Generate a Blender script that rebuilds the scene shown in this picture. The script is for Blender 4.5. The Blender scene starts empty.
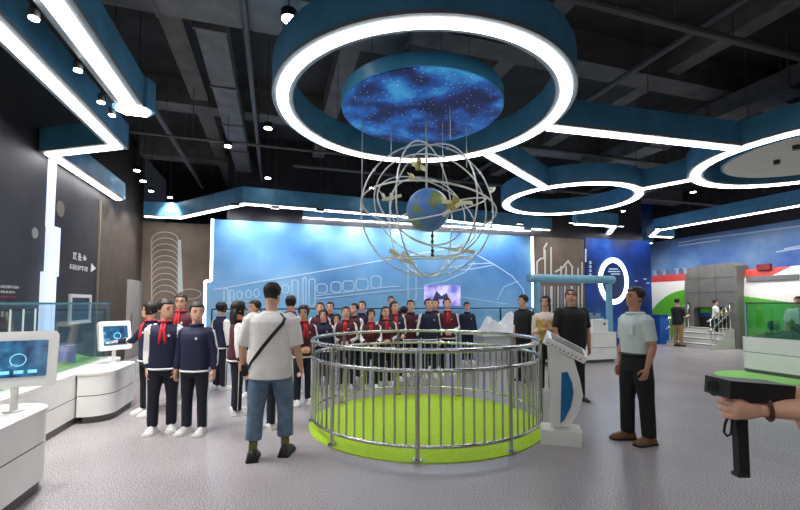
import bpy, math, random
from mathutils import Vector, Matrix
random.seed(7)
PI = math.pi
sc = bpy.context.scene
COL = sc.collection

# ---------------------------------------------------------------- camera, world, exposure
FPX = 411.0; PITCH = math.radians(3.0); SHIFT = 26.5; CAMZ = 1.58
cam_d = bpy.data.cameras.new('camera'); cam = bpy.data.objects.new('camera', cam_d); COL.objects.link(cam)
cam.location = (0, 0, CAMZ); cam.rotation_euler = (PI / 2 + PITCH, 0, 0)
cam_d.sensor_width = 36.0; cam_d.lens = FPX * 36.0 / 800.0; cam_d.shift_y = SHIFT / 800.0
cam_d.clip_start = 0.05; cam_d.clip_end = 100
sc.camera = cam
world = bpy.data.worlds.new('world'); sc.world = world; world.use_nodes = True
world.node_tree.nodes['Background'].inputs[0].default_value = (0.03, 0.035, 0.045, 1)
world.node_tree.nodes['Background'].inputs[1].default_value = 0.3
sc.view_settings.view_transform = 'Standard'; sc.view_settings.look = 'None'
sc.view_settings.gamma = 1.0; sc.view_settings.use_curve_mapping = False
sc.view_settings.exposure = 0.5
sc.cycles.use_denoising = True
sc.cycles.max_bounces = 6; sc.cycles.transparent_max_bounces = 12
sc.cycles.sample_clamp_indirect = 4.0
LIT = 8.0          # strength of the white light bands
WASH = 21.0        # watts of one added wall washer above the blue mural
SPOTW = 110.0       # watts of one hanging downlight

# ---------------------------------------------------------------- geometry of the room
TH = math.radians(17.0)
E1 = Vector((math.cos(TH), math.sin(TH), 0)); E2 = Vector((-math.sin(TH), math.cos(TH), 0))
def RM(a, b, z=0.0): return E1 * a + E2 * b + Vector((0, 0, z))
def ab(p): return p.dot(E1), p.dot(E2)
def ray(u, v):
    dx = (u - 400) / FPX; dy = (255 - v) / FPX + SHIFT / FPX
    f = Vector((0, math.cos(PITCH), math.sin(PITCH))); up = Vector((0, -math.sin(PITCH), math.cos(PITCH)))
    return Vector((1, 0, 0)) * dx + up * dy + f
def at_z(u, v, z):
    r = ray(u, v); t = (z - CAMZ) / r.z
    return Vector((0, 0, CAMZ)) + r * t
def at_y(u, v, y):
    r = ray(u, v); return Vector((0, 0, CAMZ)) + r * (y / r.y)
def at_a(u, v, a):
    r = ray(u, v); return Vector((0, 0, CAMZ)) + r * (a / r.dot(E1))
def at_b(u, v, b):
    r = ray(u, v); return Vector((0, 0, CAMZ)) + r * (b / r.dot(E2))

# ---------------------------------------------------------------- materials
MATS = {}
def srgb(r, g, b):
    f = lambda c: (c / 255 / 12.92) if c / 255 <= 0.04045 else ((c / 255 + 0.055) / 1.055) ** 2.4
    return (f(r), f(g), f(b), 1)
def mat(name, rgb, rough=0.5, metal=0.0, noise=0.0, nscale=8.0, emit=0.0, spec=0.5, bump=0.0, bscale=60.0):
    if name in MATS: return MATS[name]
    m = bpy.data.materials.new(name); m.use_nodes = True; nt = m.node_tree
    p = nt.nodes['Principled BSDF']; c = srgb(*rgb)
    p.inputs['Base Color'].default_value = c; p.inputs['Roughness'].default_value = rough
    p.inputs['Metallic'].default_value = metal; p.inputs['Specular IOR Level'].default_value = spec
    if noise > 0:
        tc = nt.nodes.new('ShaderNodeTexCoord'); n = nt.nodes.new('ShaderNodeTexNoise')
        n.inputs['Scale'].default_value = nscale; n.inputs['Detail'].default_value = 4
        nt.links.new(tc.outputs['Object'], n.inputs['Vector'])
        r = nt.nodes.new('ShaderNodeValToRGB'); nt.links.new(n.outputs['Fac'], r.inputs[0])
        r.color_ramp.elements[0].position = 0.3; r.color_ramp.elements[1].position = 0.7
        r.color_ramp.elements[0].color = tuple(max(0, x * (1 - noise)) for x in c[:3]) + (1,)
        r.color_ramp.elements[1].color = tuple(min(1, x * (1 + noise)) for x in c[:3]) + (1,)
        nt.links.new(r.outputs[0], p.inputs['Base Color'])
    if bump > 0:
        tc = nt.nodes.new('ShaderNodeTexCoord'); n = nt.nodes.new('ShaderNodeTexNoise')
        n.inputs['Scale'].default_value = bscale; nt.links.new(tc.outputs['Object'], n.inputs['Vector'])
        bp = nt.nodes.new('ShaderNodeBump'); bp.inputs['Strength'].default_value = bump; bp.inputs['Distance'].default_value = 0.01
        nt.links.new(n.outputs['Fac'], bp.inputs['Height']); nt.links.new(bp.outputs[0], p.inputs['Normal'])
    if emit > 0:
        p.inputs['Emission Color'].default_value = c; p.inputs['Emission Strength'].default_value = emit
    MATS[name] = m; return m
def glass_mat(name, tint, gloss=0.10):
    if name in MATS: return MATS[name]
    m = bpy.data.materials.new(name); m.use_nodes = True; nt = m.node_tree; nt.nodes.clear()
    o = nt.nodes.new('ShaderNodeOutputMaterial'); t = nt.nodes.new('ShaderNodeBsdfTransparent'); g = nt.nodes.new('ShaderNodeBsdfGlossy')
    t.inputs[0].default_value = srgb(*tint); g.inputs['Roughness'].default_value = 0.03
    fr = nt.nodes.new('ShaderNodeLayerWeight'); fr.inputs[0].default_value = 0.25; pw = nt.nodes.new('ShaderNodeMath'); pw.operation = 'POWER'; pw.inputs[1].default_value = 3.0; nt.links.new(fr.outputs['Facing'], pw.inputs[0])
    mx = nt.nodes.new('ShaderNodeMixShader'); mt = nt.nodes.new('ShaderNodeMath'); mt.operation = 'ADD'; mt.inputs[1].default_value = gloss * 0.4
    nt.links.new(pw.outputs[0], mt.inputs[0]); nt.links.new(mt.outputs[0], mx.inputs[0])
    nt.links.new(t.outputs[0], mx.inputs[1]); nt.links.new(g.outputs[0], mx.inputs[2]); nt.links.new(mx.outputs[0], o.inputs[0])
    MATS[name] = m; return m
def nodes_mat(name):
    m = bpy.data.materials.new(name); m.use_nodes = True; MATS[name] = m
    return m, m.node_tree, m.node_tree.nodes['Principled BSDF']
def add_tex(nt, kind, scale, coord='Object', detail=None):
    tc = nt.nodes.new('ShaderNodeTexCoord'); n = nt.nodes.new(kind); n.inputs['Scale'].default_value = scale
    if detail is not None: n.inputs['Detail'].default_value = detail
    nt.links.new(tc.outputs[coord], n.inputs['Vector']); return n
def ramp(nt, src, stops):
    r = nt.nodes.new('ShaderNodeValToRGB'); nt.links.new(src, r.inputs[0]); cr = r.color_ramp
    while len(cr.elements) < len(stops): cr.elements.new(0.5)
    for e, (p, c) in zip(cr.elements, stops): e.position = p; e.color = c
    return r

def mk_floor():
    m, nt, p = nodes_mat('terrazzo')
    n1 = add_tex(nt, 'ShaderNodeTexNoise', 105, detail=2); n2 = add_tex(nt, 'ShaderNodeTexNoise', 1.1, detail=3)
    r1 = ramp(nt, n1.outputs['Fac'], [(0.36, srgb(112, 107, 109)), (0.5, srgb(160, 154, 156)), (0.64, srgb(202, 196, 198))])
    r2 = ramp(nt, n2.outputs['Fac'], [(0.3, (0.86, 0.85, 0.87, 1)), (0.7, (1, 1, 1, 1))])
    mx = nt.nodes.new('ShaderNodeMix'); mx.data_type = 'RGBA'; mx.blend_type = 'MULTIPLY'; mx.inputs[0].default_value = 1
    nt.links.new(r1.outputs[0], mx.inputs[6]); nt.links.new(r2.outputs[0], mx.inputs[7]); nt.links.new(mx.outputs[2], p.inputs['Base Color'])
    p.inputs['Roughness'].default_value = 0.27; p.inputs['Specular IOR Level'].default_value = 0.5
    return m
def mk_star():
    m, nt, p = nodes_mat('starfield')
    n = add_tex(nt, 'ShaderNodeTexNoise', 1.6, detail=5)
    r = ramp(nt, n.outputs['Fac'], [(0.3, srgb(8, 8, 30)), (0.45, srgb(22, 26, 80)), (0.55, srgb(26, 84, 165)), (0.66, srgb(60, 150, 205)), (0.8, srgb(120, 80, 150))])
    v = add_tex(nt, 'ShaderNodeTexVoronoi', 17)
    rv = ramp(nt, v.outputs['Distance'], [(0.0, (1, 1, 1, 1)), (0.09, (0.5, 0.6, 0.8, 1)), (0.15, (0, 0, 0, 1))])
    mx = nt.nodes.new('ShaderNodeMix'); mx.data_type = 'RGBA'; mx.blend_type = 'ADD'; mx.inputs[0].default_value = 1
    nt.links.new(r.outputs[0], mx.inputs[6]); nt.links.new(rv.outputs[0], mx.inputs[7])
    nt.links.new(mx.outputs[2], p.inputs['Emission Color']); p.inputs['Emission Strength'].default_value = 0.42
    nt.links.new(mx.outputs[2], p.inputs['Base Color']); return m
def mk_globe():
    m, nt, p = nodes_mat('earth')
    n = add_tex(nt, 'ShaderNodeTexNoise', 3.2, detail=6)
    r = ramp(nt, n.outputs['Fac'], [(0.0, srgb(55, 100, 175)), (0.5, srgb(95, 140, 205)), (0.54, srgb(120, 150, 70)), (0.62, srgb(150, 150, 80)), (0.75, srgb(225, 225, 215))])
    nt.links.new(r.outputs[0], p.inputs['Base Color']); p.inputs['Roughness'].default_value = 0.35; return m
def mk_mural():
    m, nt, p = nodes_mat('mural_print')
    n = add_tex(nt, 'ShaderNodeTexNoise', 0.55, detail=3)
    r = ramp(nt, n.outputs['Fac'], [(0.3, srgb(72, 126, 188)), (0.5, srgb(106, 160, 210)), (0.7, srgb(146, 192, 230))])
    tc = nt.nodes.new('ShaderNodeTexCoord'); sx = nt.nodes.new('ShaderNodeSeparateXYZ'); nt.links.new(tc.outputs['Object'], sx.inputs[0])
    mr = nt.nodes.new('ShaderNodeMapRange'); mr.inputs['From Min'].default_value = 2.6; mr.inputs['From Max'].default_value = 0.9
    nt.links.new(sx.outputs['Z'], mr.inputs['Value'])
    mx = nt.nodes.new('ShaderNodeMix'); mx.data_type = 'RGBA'; mx.inputs[7].default_value = srgb(150, 205, 238)
    mt = nt.nodes.new('ShaderNodeMath'); mt.operation = 'MULTIPLY'; mt.inputs[1].default_value = 0.55; nt.links.new(mr.outputs[0], mt.inputs[0])
    nt.links.new(mt.outputs[0], mx.inputs[0]); nt.links.new(r.outputs[0], mx.inputs[6]); nt.links.new(mx.outputs[2], p.inputs['Base Color'])
    p.inputs['Roughness'].default_value = 0.45; return m
def mk_screen(name, c0, c1, scale, strength):
    m, nt, p = nodes_mat(name)
    n = add_tex(nt, 'ShaderNodeTexNoise', scale, detail=5)
    r = ramp(nt, n.outputs['Fac'], [(0.35, srgb(*c0)), (0.6, srgb(*c1)), (0.75, srgb(190, 225, 240))])
    nt.links.new(r.outputs[0], p.inputs['Emission Color']); p.inputs['Emission Strength'].default_value = strength
    p.inputs['Base Color'].default_value = (0.01, 0.01, 0.02, 1); p.inputs['Roughness'].default_value = 0.15; return m
def mk_deepblue():
    m, nt, p = nodes_mat('deep_blue_print')
    n = add_tex(nt, 'ShaderNodeTexNoise', 0.9, detail=4)
    r = ramp(nt, n.outputs['Fac'], [(0.3, srgb(6, 18, 62)), (0.55, srgb(14, 62, 150)), (0.75, srgb(36, 112, 200))])
    nt.links.new(r.outputs[0], p.inputs['Base Color']); p.inputs['Roughness'].default_value = 0.4; return m
def mk_rightmural():
    m, nt, p = nodes_mat('sky_city_print')
    n = add_tex(nt, 'ShaderNodeTexNoise', 0.45, detail=4)
    r = ramp(nt, n.outputs['Fac'], [(0.35, srgb(34, 82, 186)), (0.55, srgb(112, 158, 212)), (0.72, srgb(170, 200, 230))])
    nt.links.new(r.outputs[0], p.inputs['Base Color']); p.inputs['Roughness'].default_value = 0.5; return m
FLOOR = mk_floor(); STAR = mk_star(); EARTH = mk_globe(); MURAL = mk_mural(); DEEP = mk_deepblue(); SKYP = mk_rightmural()
SCREEN = mk_screen('screen_ui', (10, 40, 80), (40, 110, 150), 9, 0.8)
INSET = mk_screen('inset_picture', (110, 110, 200), (205, 195, 240), 3.0, 0.9)
LIGHT = mat('light_diffuser', (255, 255, 255), emit=LIT)
LEDGE = mat('edge_led', (225, 235, 255), emit=3.2)
SPOTL = mat('spot_lens', (255, 252, 245), emit=30)
HALO = mat('halo_led', (215, 232, 255), emit=3.5)
FASC = mat('blue_fascia', (84, 152, 196), 0.45, noise=0.18, nscale=3)
FASCD = mat('fascia_trim', (120, 130, 140), 0.4)
DISCS = mat('disc_side', (70, 150, 190), 0.4)
DARK = mat('dark_wall', (58, 54, 58), 0.6, noise=0.25, nscale=2.2)
BROWN = mat('brown_wall', (104, 88, 76), 0.65, noise=0.18, nscale=2.5)
BEIGE = mat('taupe_wall', (134, 116, 102), 0.65, noise=0.14, nscale=2)
CEIL = mat('ceiling_black', (58, 56, 58), 0.9, noise=0.35, nscale=1.5)
BEAM = mat('concrete_beam', (114, 110, 110), 0.85, noise=0.25, nscale=3)
DUCT = mat('duct_grey', (112, 110, 112), 0.6, noise=0.25, nscale=4)
PIPE = mat('pipe_grey', (92, 90, 92), 0.5)
WHITE = mat('white_gloss', (242, 241, 238), 0.3, noise=0.04, nscale=3)
WHITEM = mat('white_matt', (235, 235, 235), 0.6)
LINEW = mat('white_line_print', (196, 222, 244), 0.5)
LINEB = mat('pale_line_print', (200, 196, 190), 0.5)
KICK = mat('kick_grey', (92, 92, 88), 0.5)
GAP = mat('groove_dark', (40, 42, 46), 0.6)
STEEL = mat('stainless', (205, 206, 205), 0.17, metal=1.0)
HOOP = mat('hoop_metal', (226, 226, 224), 0.35, metal=0.35)
BLACK = mat('black_plastic', (22, 22, 24), 0.4)
GREEN = mat('green_mat', (168, 205, 38), 0.85, noise=0.14, nscale=40, bump=0.3, bscale=220)
GRASS = mat('model_grass', (96, 150, 62), 0.9, noise=0.35, nscale=14)
BRIGHTG = mat('livery_green', (92, 172, 48), 0.35, noise=0.05)
RED = mat('livery_red', (196, 62, 52), 0.4, noise=0.08)
GOLD = mat('gold_foil', (190, 175, 95), 0.35, metal=0.6)
PALEB = mat('pale_blue_frame', (120, 175, 200), 0.4, noise=0.1)
CREAM = mat('cream_disc', (226, 216, 208), 0.6, noise=0.06)
BLUEP = mat('kiosk_blue', (18, 110, 165), 0.3)
GREYHOOD = mat('grey_hood', (108, 106, 101), 0.45, noise=0.12, nscale=3)
DOORG = mat('door_grey', (168, 166, 164), 0.45)
GLASS = glass_mat('clear_glass', (244, 250, 250), 0.12)
GLASSG = glass_mat('green_glass', (232, 248, 238), 0.2)

# ---------------------------------------------------------------- mesh builder
class MB:
    def __init__(s): s.v = []; s.f = []; s.m = []
    def add(s, vs, fs, mi=0):
        o = len(s.v); s.v += [tuple(v) for v in vs]; s.f += [tuple(i + o for i in f) for f in fs]; s.m += [mi] * len(fs); return s
    def box(s, c, d, rz=0.0, mi=0, M=None):
        x, y, z = (k / 2 for k in d); vs = []
        R = M if M else Matrix.Rotation(rz, 3, 'Z')
        for sx, sy, sz in ((-1,-1,-1),(1,-1,-1),(1,1,-1),(-1,1,-1),(-1,-1,1),(1,-1,1),(1,1,1),(-1,1,1)):
            vs.append(R @ Vector((x * sx, y * sy, z * sz)) + Vector(c))
        return s.add(vs, [(0,3,2,1),(4,5,6,7),(0,1,5,4),(1,2,6,5),(2,3,7,6),(3,0,4,7)], mi)
    def prism(s, poly, z0, z1, mi=0, axis='z', M=None):
        n = len(poly); vs = []
        for z in (z0, z1):
            for p in poly:
                q = (p[0], p[1], z) if axis == 'z' else ((p[0], z, p[1]) if axis == 'y' else (z, p[0], p[1]))
                vs.append(M @ Vector(q) if M else Vector(q))
        A = sum(poly[i][0] * poly[(i + 1) % n][1] - poly[(i + 1) % n][0] * poly[i][1] for i in range(n))
        flip = (A < 0) ^ (axis == 'y')
        fs = [tuple(range(n))[::-1], tuple(range(n, 2 * n))] + [(i, (i + 1) % n, n + (i + 1) % n, n + i) for i in range(n)]
        if flip: fs = [f[::-1] for f in fs]
        return s.add(vs, fs, mi)
    def tube(s, pts, r, n=8, closed=False, mi=0, caps=True, asp=1.0, ref=None):
        pts = [Vector(p) for p in pts]; N = len(pts)
        rs = r if isinstance(r, (list, tuple)) else [r] * N
        rings = []; prev = Vector(ref) if ref is not None else None
        for i in range(N):
            a = pts[i - 1] if (i > 0 or closed) else pts[i]; b = pts[(i + 1) % N] if (i < N - 1 or closed) else pts[i]
            t = (b - a).normalized()
            if prev is None: prev = Vector((0, 0, 1)) if abs(t.z) < 0.9 else Vector((1, 0, 0))
            x = prev - t * prev.dot(t)
            if x.length < 1e-4: x = t.orthogonal()
            x.normalize(); y = t.cross(x); prev = x
            rings.append([pts[i] + x * (rs[i] * math.cos(2 * PI * k / n)) + y * (rs[i] * asp * math.sin(2 * PI * k / n)) for k in range(n)])
        vs = [v for R in rings for v in R]; fs = []
        for i in range(N if closed else N - 1):
            j = (i + 1) % N
            for k in range(n): fs.append((i * n + k, i * n + (k + 1) % n, j * n + (k + 1) % n, j * n + k))
        if not closed and caps: fs += [tuple(range(n))[::-1], tuple((N - 1) * n + k for k in range(n))]
        return s.add(vs, fs, mi)
    def loft(s, rings, mi=0, caps=True):
        n = len(rings[0]); vs = [v for R in rings for v in R]; fs = []
        for i in range(len(rings) - 1):
            for k in range(n): fs.append((i * n + k, i * n + (k + 1) % n, (i + 1) * n + (k + 1) % n, (i + 1) * n + k))
        if caps: fs += [tuple(range(n))[::-1], tuple((len(rings) - 1) * n + k for k in range(n))]
        return s.add(vs, fs, mi)
    def ball(s, c, r, n=10, m=7, mi=0, M=None):
        r = (r, r, r) if not isinstance(r, (tuple, list)) else r; c = Vector(c); vs = []; fs = []
        for i in range(1, m):
            ph = PI * i / m
            for k in range(n):
                q = Vector((r[0] * math.sin(ph) * math.cos(2 * PI * k / n), r[1] * math.sin(ph) * math.sin(2 * PI * k / n), -r[2] * math.cos(ph)))
                vs.append(c + (M @ q if M else q))
        for p in ((0, 0, -r[2]), (0, 0, r[2])): vs.append(c + (M @ Vector(p) if M else Vector(p)))
        for i in range(m - 2):
            for k in range(n): fs.append((i * n + k, i * n + (k + 1) % n, (i + 1) * n + (k + 1) % n, (i + 1) * n + k))
        b, t = (m - 1) * n, (m - 1) * n + 1
        for k in range(n): fs.append((b, (k + 1) % n, k)); fs.append((t, (m - 2) * n + k, (m - 2) * n + (k + 1) % n))
        return s.add(vs, fs, mi)
    def cyl(s, c, r, h, n=16, mi=0, r2=None):
        r2 = r if r2 is None else r2
        return s.loft([[Vector(c) + Vector((q * math.cos(2 * PI * k / n), q * math.sin(2 * PI * k / n), z)) for k in range(n)] for q, z in ((r, 0), (r2, h))], mi)
    def annulus(s, c, r0, r1, z0, z1, n=96, mi=0, a0=0.0, a1=2 * PI):
        full = abs(a1 - a0 - 2 * PI) < 1e-6; N = n if full else n + 1; vs = []; fs = []
        for i in range(N):
            a = a0 + (a1 - a0) * i / n; ca, sa = math.cos(a), math.sin(a)
            for r, z in ((r0, z0), (r1, z0), (r1, z1), (r0, z1)): vs.append(Vector(c) + Vector((r * ca, r * sa, z)))
        for i in range(n):
            j = (i + 1) % N
            for k in range(4): fs.append((i * 4 + k, j * 4 + k, j * 4 + (k + 1) % 4, i * 4 + (k + 1) % 4)[::-1])
        if not full: fs += [(0, 1, 2, 3), (n * 4 + 3, n * 4 + 2, n * 4 + 1, n * 4)]
        return s.add(vs, fs, mi)
    def ribbon(s, pts, w, z0, z1, mi=0, closed=False):
        # mitred band of width w along a horizontal polyline
        P = [Vector((p[0], p[1], 0)) for p in pts]; N = len(P); L = []; R = []
        for i in range(N):
            d0 = (P[i] - P[i - 1]).normalized() if (i > 0 or closed) else None
            d1 = (P[(i + 1) % N] - P[i]).normalized() if (i < N - 1 or closed) else None
            d0 = d0 or d1; d1 = d1 or d0
            n0 = Vector((-d0.y, d0.x, 0)); n1 = Vector((-d1.y, d1.x, 0)); m = (n0 + n1)
            m = m / max(0.5, m.dot(n0)) if m.length > 1e-3 else n0
            L.append(P[i] + m * (w / 2)); R.append(P[i] - m * (w / 2))
        for i in range(N if closed else N - 1):
            j = (i + 1) % N; q = [R[i], R[j], L[j], L[i]]
            vs = [Vector((v.x, v.y, z)) for z in (z0, z1) for v in q]
            s.add(vs, [(3,2,1,0),(4,5,6,7),(0,1,5,4),(1,2,6,5),(2,3,7,6),(3,0,4,7)], mi)
        return s
    def mesh(s, name):
        me = bpy.data.meshes.new(name); me.from_pydata(s.v, [], s.f); me.validate()
        for p, mi in zip(me.polygons, s.m): p.material_index = mi
        return me
    def build(s, name, mats, parent=None, smooth=False, loc=None, rz=None):
        me = s.mesh(name)
        for m in (mats if isinstance(mats, (list, tuple)) else [mats]): me.materials.append(m)
        if smooth: me.shade_smooth()
        o = bpy.data.objects.new(name, me); COL.objects.link(o)
        if parent is not None: o.parent = parent
        if loc is not None: o.location = loc
        if rz is not None: o.rotation_euler = (0, 0, rz)
        return o
def shade_auto(o, ang=0.6):
    me = o.data; me.shade_smooth()
    try: me.set_sharp_from_angle(angle=ang)
    except Exception: pass
    return o
def tag(o, label=None, cat=None, group=None, kind=None):
    if label: o['label'] = label
    if cat: o['category'] = cat
    if group: o['group'] = group
    if kind: o['kind'] = kind
    return o
def empty(name, loc, rz=0.0, label=None, cat=None, group=None):
    o = bpy.data.objects.new(name, None); COL.objects.link(o); o.location = loc; o.rotation_euler = (0, 0, rz); o.empty_display_size = 0.1
    return tag(o, label, cat, group)
def copy_tree(o, parent=None):
    c = o.copy(); COL.objects.link(c)
    if parent is not None: c.parent = parent
    for ch in o.children: copy_tree(ch, c)
    return c
def struct(o): o['kind'] = 'structure'; return o
def wobj(mb, name, mats, parent=None):      # mesh written in room axes (a, b, z), turned into place
    return mb.build(name, mats, parent, rz=None if parent else TH)
# ---------------------------------------------------------------- the setting
A_L, A_R, B_BACK, B_MUR, B_FRONT, Z_C = -3.95, 17.0, 14.6, 12.1, -6.0, 6.4
def slab(name, a0, a1, b0, b1, z0, z1, m):
    mb = MB(); mb.box(((a0 + a1) / 2, (b0 + b1) / 2, (z0 + z1) / 2), (a1 - a0, b1 - b0, z1 - z0))
    return struct(wobj(mb, name, m))
slab('floor', A_L - .2, A_R + .2, B_FRONT - .2, 18.2, -0.2, 0.0, FLOOR)
ceiling = slab('ceiling', A_L - .2, A_R + .2, B_FRONT - .2, 18.2, Z_C, Z_C + .2, CEIL)
wall_left = slab('wall_left', A_L - .2, A_L, B_FRONT, 11.15, 0, Z_C, DARK)
slab('wall_left_rear', A_L - .2, A_L - .03, 11.15, B_BACK, 0, Z_C, mat('umber_wall', (78, 68, 62), 0.65, noise=0.2, nscale=3))
wall_taupe = slab('wall_back_left', A_L - .2, 1.0, B_BACK, B_BACK + .2, 0, 4.15, BEIGE)
slab('wall_back_upper', A_L - .2, A_R + .2, 18.0, 18.2, 0, Z_C, DARK)
slab('wall_right', A_R, A_R + .2, B_FRONT, 18.0, 0, Z_C, DARK)
slab('wall_front', A_L - .2, A_R + .2, B_FRONT - .2, B_FRONT, 0, Z_C, BEIGE)
tr = MB(); tr.box((A_L + .015, 11.16, 2.0), (.05, .03, 4.0)); struct(wobj(tr, 'trim_1', mat('seam_trim', (150, 140, 125), 0.4)))
# mural wall, its left edge stepped like the photo's
aL, aL2, aR, zT = ab(at_b(213, 250, B_MUR))[0], ab(at_b(206, 300, B_MUR))[0], ab(at_b(531, 250, B_MUR))[0], at_b(213, 219, B_MUR).z
zS = at_b(210, 281, B_MUR).z
mb = MB(); mb.prism([(aL2, 0), (aR, 0), (aR, zT), (aL, zT), (aL, zS), (aL2, zS)], B_MUR, B_MUR + .25, axis='y')
mural = struct(wobj(mb, 'wall_mural', MURAL))
a_b1 = ab(at_b(585, 270, B_MUR))[0]; a_b2 = ab(at_b(650, 270, B_MUR))[0]
brown_w = slab('wall_brown', aR + .10, a_b1, B_MUR, B_MUR + .25, 0, zT, BROWN)
deep_w = slab('wall_deep_blue', a_b1, a_b2, B_MUR - .04, B_MUR + .25, 0, zT + .05, DEEP)
slab('wall_above_mural', aL + .3, a_b2, B_MUR + .3, B_MUR + .5, zT - .5, Z_C, DARK)
slab('wall_right_rear', a_b2 - .1, A_R, 14.9, 15.1, 0, Z_C, SKYP)
wall_sky = slab('wall_right_mural', A_R - .12, A_R, 3.0, 15.0, 2.2, 4.4, SKYP)
# LED edges of the mural wall
def wline(mb, pts, w, b, t=.008, mi=0, closed=False):
    q = MB(); q.ribbon(pts, w, 0, t, closed=closed)
    return mb.add([(x, b - z, y) for x, y, z in q.v], [f[::-1] for f in q.f], mi)
def wpx(lst, b): out = []; [out.append((ab(at_b(u, v, b))[0], at_b(u, v, b).z)) for u, v in lst]; return out
mb = MB()
mb.box((aL - .03, B_MUR + .06, (zT + zS) / 2), (.07, .14, zT - zS)); mb.box((aL2 - .03, B_MUR + .06, zS / 2), (.07, .14, zS)); mb.box(((aL + aL2) / 2 - .03, B_MUR + .06, zS), (aL - aL2, .14, .06))
wobj(mb, 'led_edge', LEDGE).parent = mural
mb = MB(); mb.box((aR + .05, B_MUR + .05, zT / 2), (.10, .12, zT)); wobj(mb, 'led_edge', LEDGE).parent = mural
for o in mural.children: o.rotation_euler = (0, 0, 0)
def on_wall(wall, name, strokes, w, b, m, t=.008):
    mb = MB()
    for st in strokes: wline(mb, wpx(st, b), w, b, t)
    return mb.build(name, m, wall)
def rr(u0, v0, u1, v1, k=2.0):
    return [(u0 + k, v0), (u1 - k, v0), (u1, v0 + k), (u1, v1 - k), (u1 - k, v1), (u0 + k, v1), (u0, v1 - k), (u0, v0 + k), (u0 + k, v0)]
on_wall(mural, 'train_outline', [[(213, 290), (263, 281), (300, 275), (345, 267), (390, 259), (455, 247), (470, 251), (495, 265), (512, 276), (523, 289), (527, 305)]], .032, B_MUR, LINEW)
on_wall(mural, 'train_outline', [[(316, 299), (380, 292), (424, 288)], [(316, 296), (380, 288), (400, 286)], [(215, 305), (260, 300)], [(460, 297), (507, 304)], [(497, 300), (504, 287), (518, 281)]], .022, B_MUR, LINEW)
for (u0, v0, u1, v1) in ((317, 284, 327, 293), (331, 282, 341, 292), (343, 281, 354, 291), (356, 279, 368, 290), (371, 276, 381, 288), (282, 285, 289, 293), (237, 291, 242, 299), (246, 290, 251, 298), (254, 289, 259, 297)):
    on_wall(mural, 'window_outline', [rr(u0, v0, u1, v1)], .025, B_MUR, LINEW)
for (u0, v0, u1, v1) in ((292, 280, 298, 306), (303, 277, 306, 306), (309, 279, 315, 306), (408, 263, 416, 300), (224, 288, 228, 312), (230, 290, 234, 312)):
    on_wall(mural, 'door_outline', [rr(u0, v0, u1, v1, 1.5)], .028, B_MUR, LINEW)
on_wall(mural, 'track_curve', [[(447, 256), (450, 266), (462, 270), (478, 268), (493, 265)], [(448, 268), (470, 264), (492, 263)], [(424, 285), (445, 281), (465, 272), (474, 262)]], .026, B_MUR, LINEW)
mb = MB(); p0 = wpx([(424, 285), (460, 285), (460, 306), (424, 306)], B_MUR); wlen = p0[1][0] - p0[0][0]
mb.box(((p0[0][0] + p0[1][0]) / 2, B_MUR - .015, (p0[0][1] + p0[2][1]) / 2), (wlen, .03, p0[0][1] - p0[2][1])); mb.build('inset_picture', INSET, mural)
mb = MB(); pp = wpx([(432, 300), (436, 291), (441, 296), (446, 293), (449, 299)], B_MUR); mb.prism(pp, B_MUR - .036, B_MUR - .03, axis='y'); mb.build('inset_train', mat('inset_dark', (70, 70, 120), .5), mural)
# concentric arcs printed on the taupe wall
for i in range(11):
    cu, cv, r = 165, 238 + i * 6.2, 13.5
    on_wall(wall_taupe, 'arc_line', [[(cu + 13.2 * math.cos(t), cv + 2 - (8 + .3 * i) * math.sin(t)) for t in [PI * k / 14 for k in range(15)]]], .028, B_BACK, LINEB)
on_wall(wall_taupe, 'arc_line', [[(151.5, 240), (151.5, 345)]], .03, B_BACK, LINEB); on_wall(wall_taupe, 'arc_line', [[(178.5, 240), (178.5, 345)]], .03, B_BACK, LINEB)
on_wall(wall_taupe, 'ellipse_outline', [[(190 + 11 * math.cos(t), 294 + 5 * math.sin(t)) for t in [2 * PI * k / 20 for k in range(21)]]], .03, B_BACK, LINEB)
mb = MB(); mb.prism(wpx([(178, 240), (181, 240), (183, 292), (178, 292)], B_BACK), B_BACK - .012, B_BACK, axis='y'); mb.build('tower_print', mat('tower_print', (215, 225, 225), .5), wall_taupe)
# white street drawing on the brown wall
on_wall(brown_w, 'line_drawing', [[(537, 278), (537, 262), (540, 259), (544, 258), (544, 248), (547, 243)], [(545, 276), (545, 250)], [(551, 276), (551, 247)], [(555, 272), (562, 268), (568, 261), (573, 268)], [(561, 276), (561, 266)], [(566, 276), (566, 266)], [(572, 276), (572, 266)], [(578, 276), (578, 268)], [(582, 320), (582, 262)]], .06, B_MUR, LINEB)
for i in range(12):
    u = 541 + i * 3.4; on_wall(brown_w, 'line_bar', [[(u, 286), (u, 322)]], .05 if i % 3 else .1, B_MUR, LINEB if i % 2 else mat('line_slate', (120, 124, 140), .5))
# glowing ring on the deep blue wall
cw = wpx([(613, 281)], B_MUR - .04)[0]; rw = (wpx([(627, 281)], B_MUR - .04)[0][0] - wpx([(600, 281)], B_MUR - .04)[0][0]) / 2
def wann(r0, r1, t0, t1, m, name, wall, c, b, n=48):
    q = MB(); q.annulus((0, 0, 0), r0, r1, t0, t1, n); k = MB(); k.add([(c[0] + x, b - z, c[1] + y * 1.28) for x, y, z in q.v], [f[::-1] for f in q.f]); return k.build(name, m, wall)
wann(rw * .86, rw * 1.08, 0, .05, HALO, 'halo_ring', deep_w, cw, B_MUR - .04)
mb = MB(); k = MB(); k.annulus((0, 0, 0), 0.001, rw * .86, 0, .02, 40); mb.add([(cw[0] + x, B_MUR - .04 - z, cw[1] + y * 1.28) for x, y, z in k.v], [f[::-1] for f in k.f]); mb.build('dial_face', mat('dial_navy', (10, 34, 84), .3), deep_w)
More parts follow.
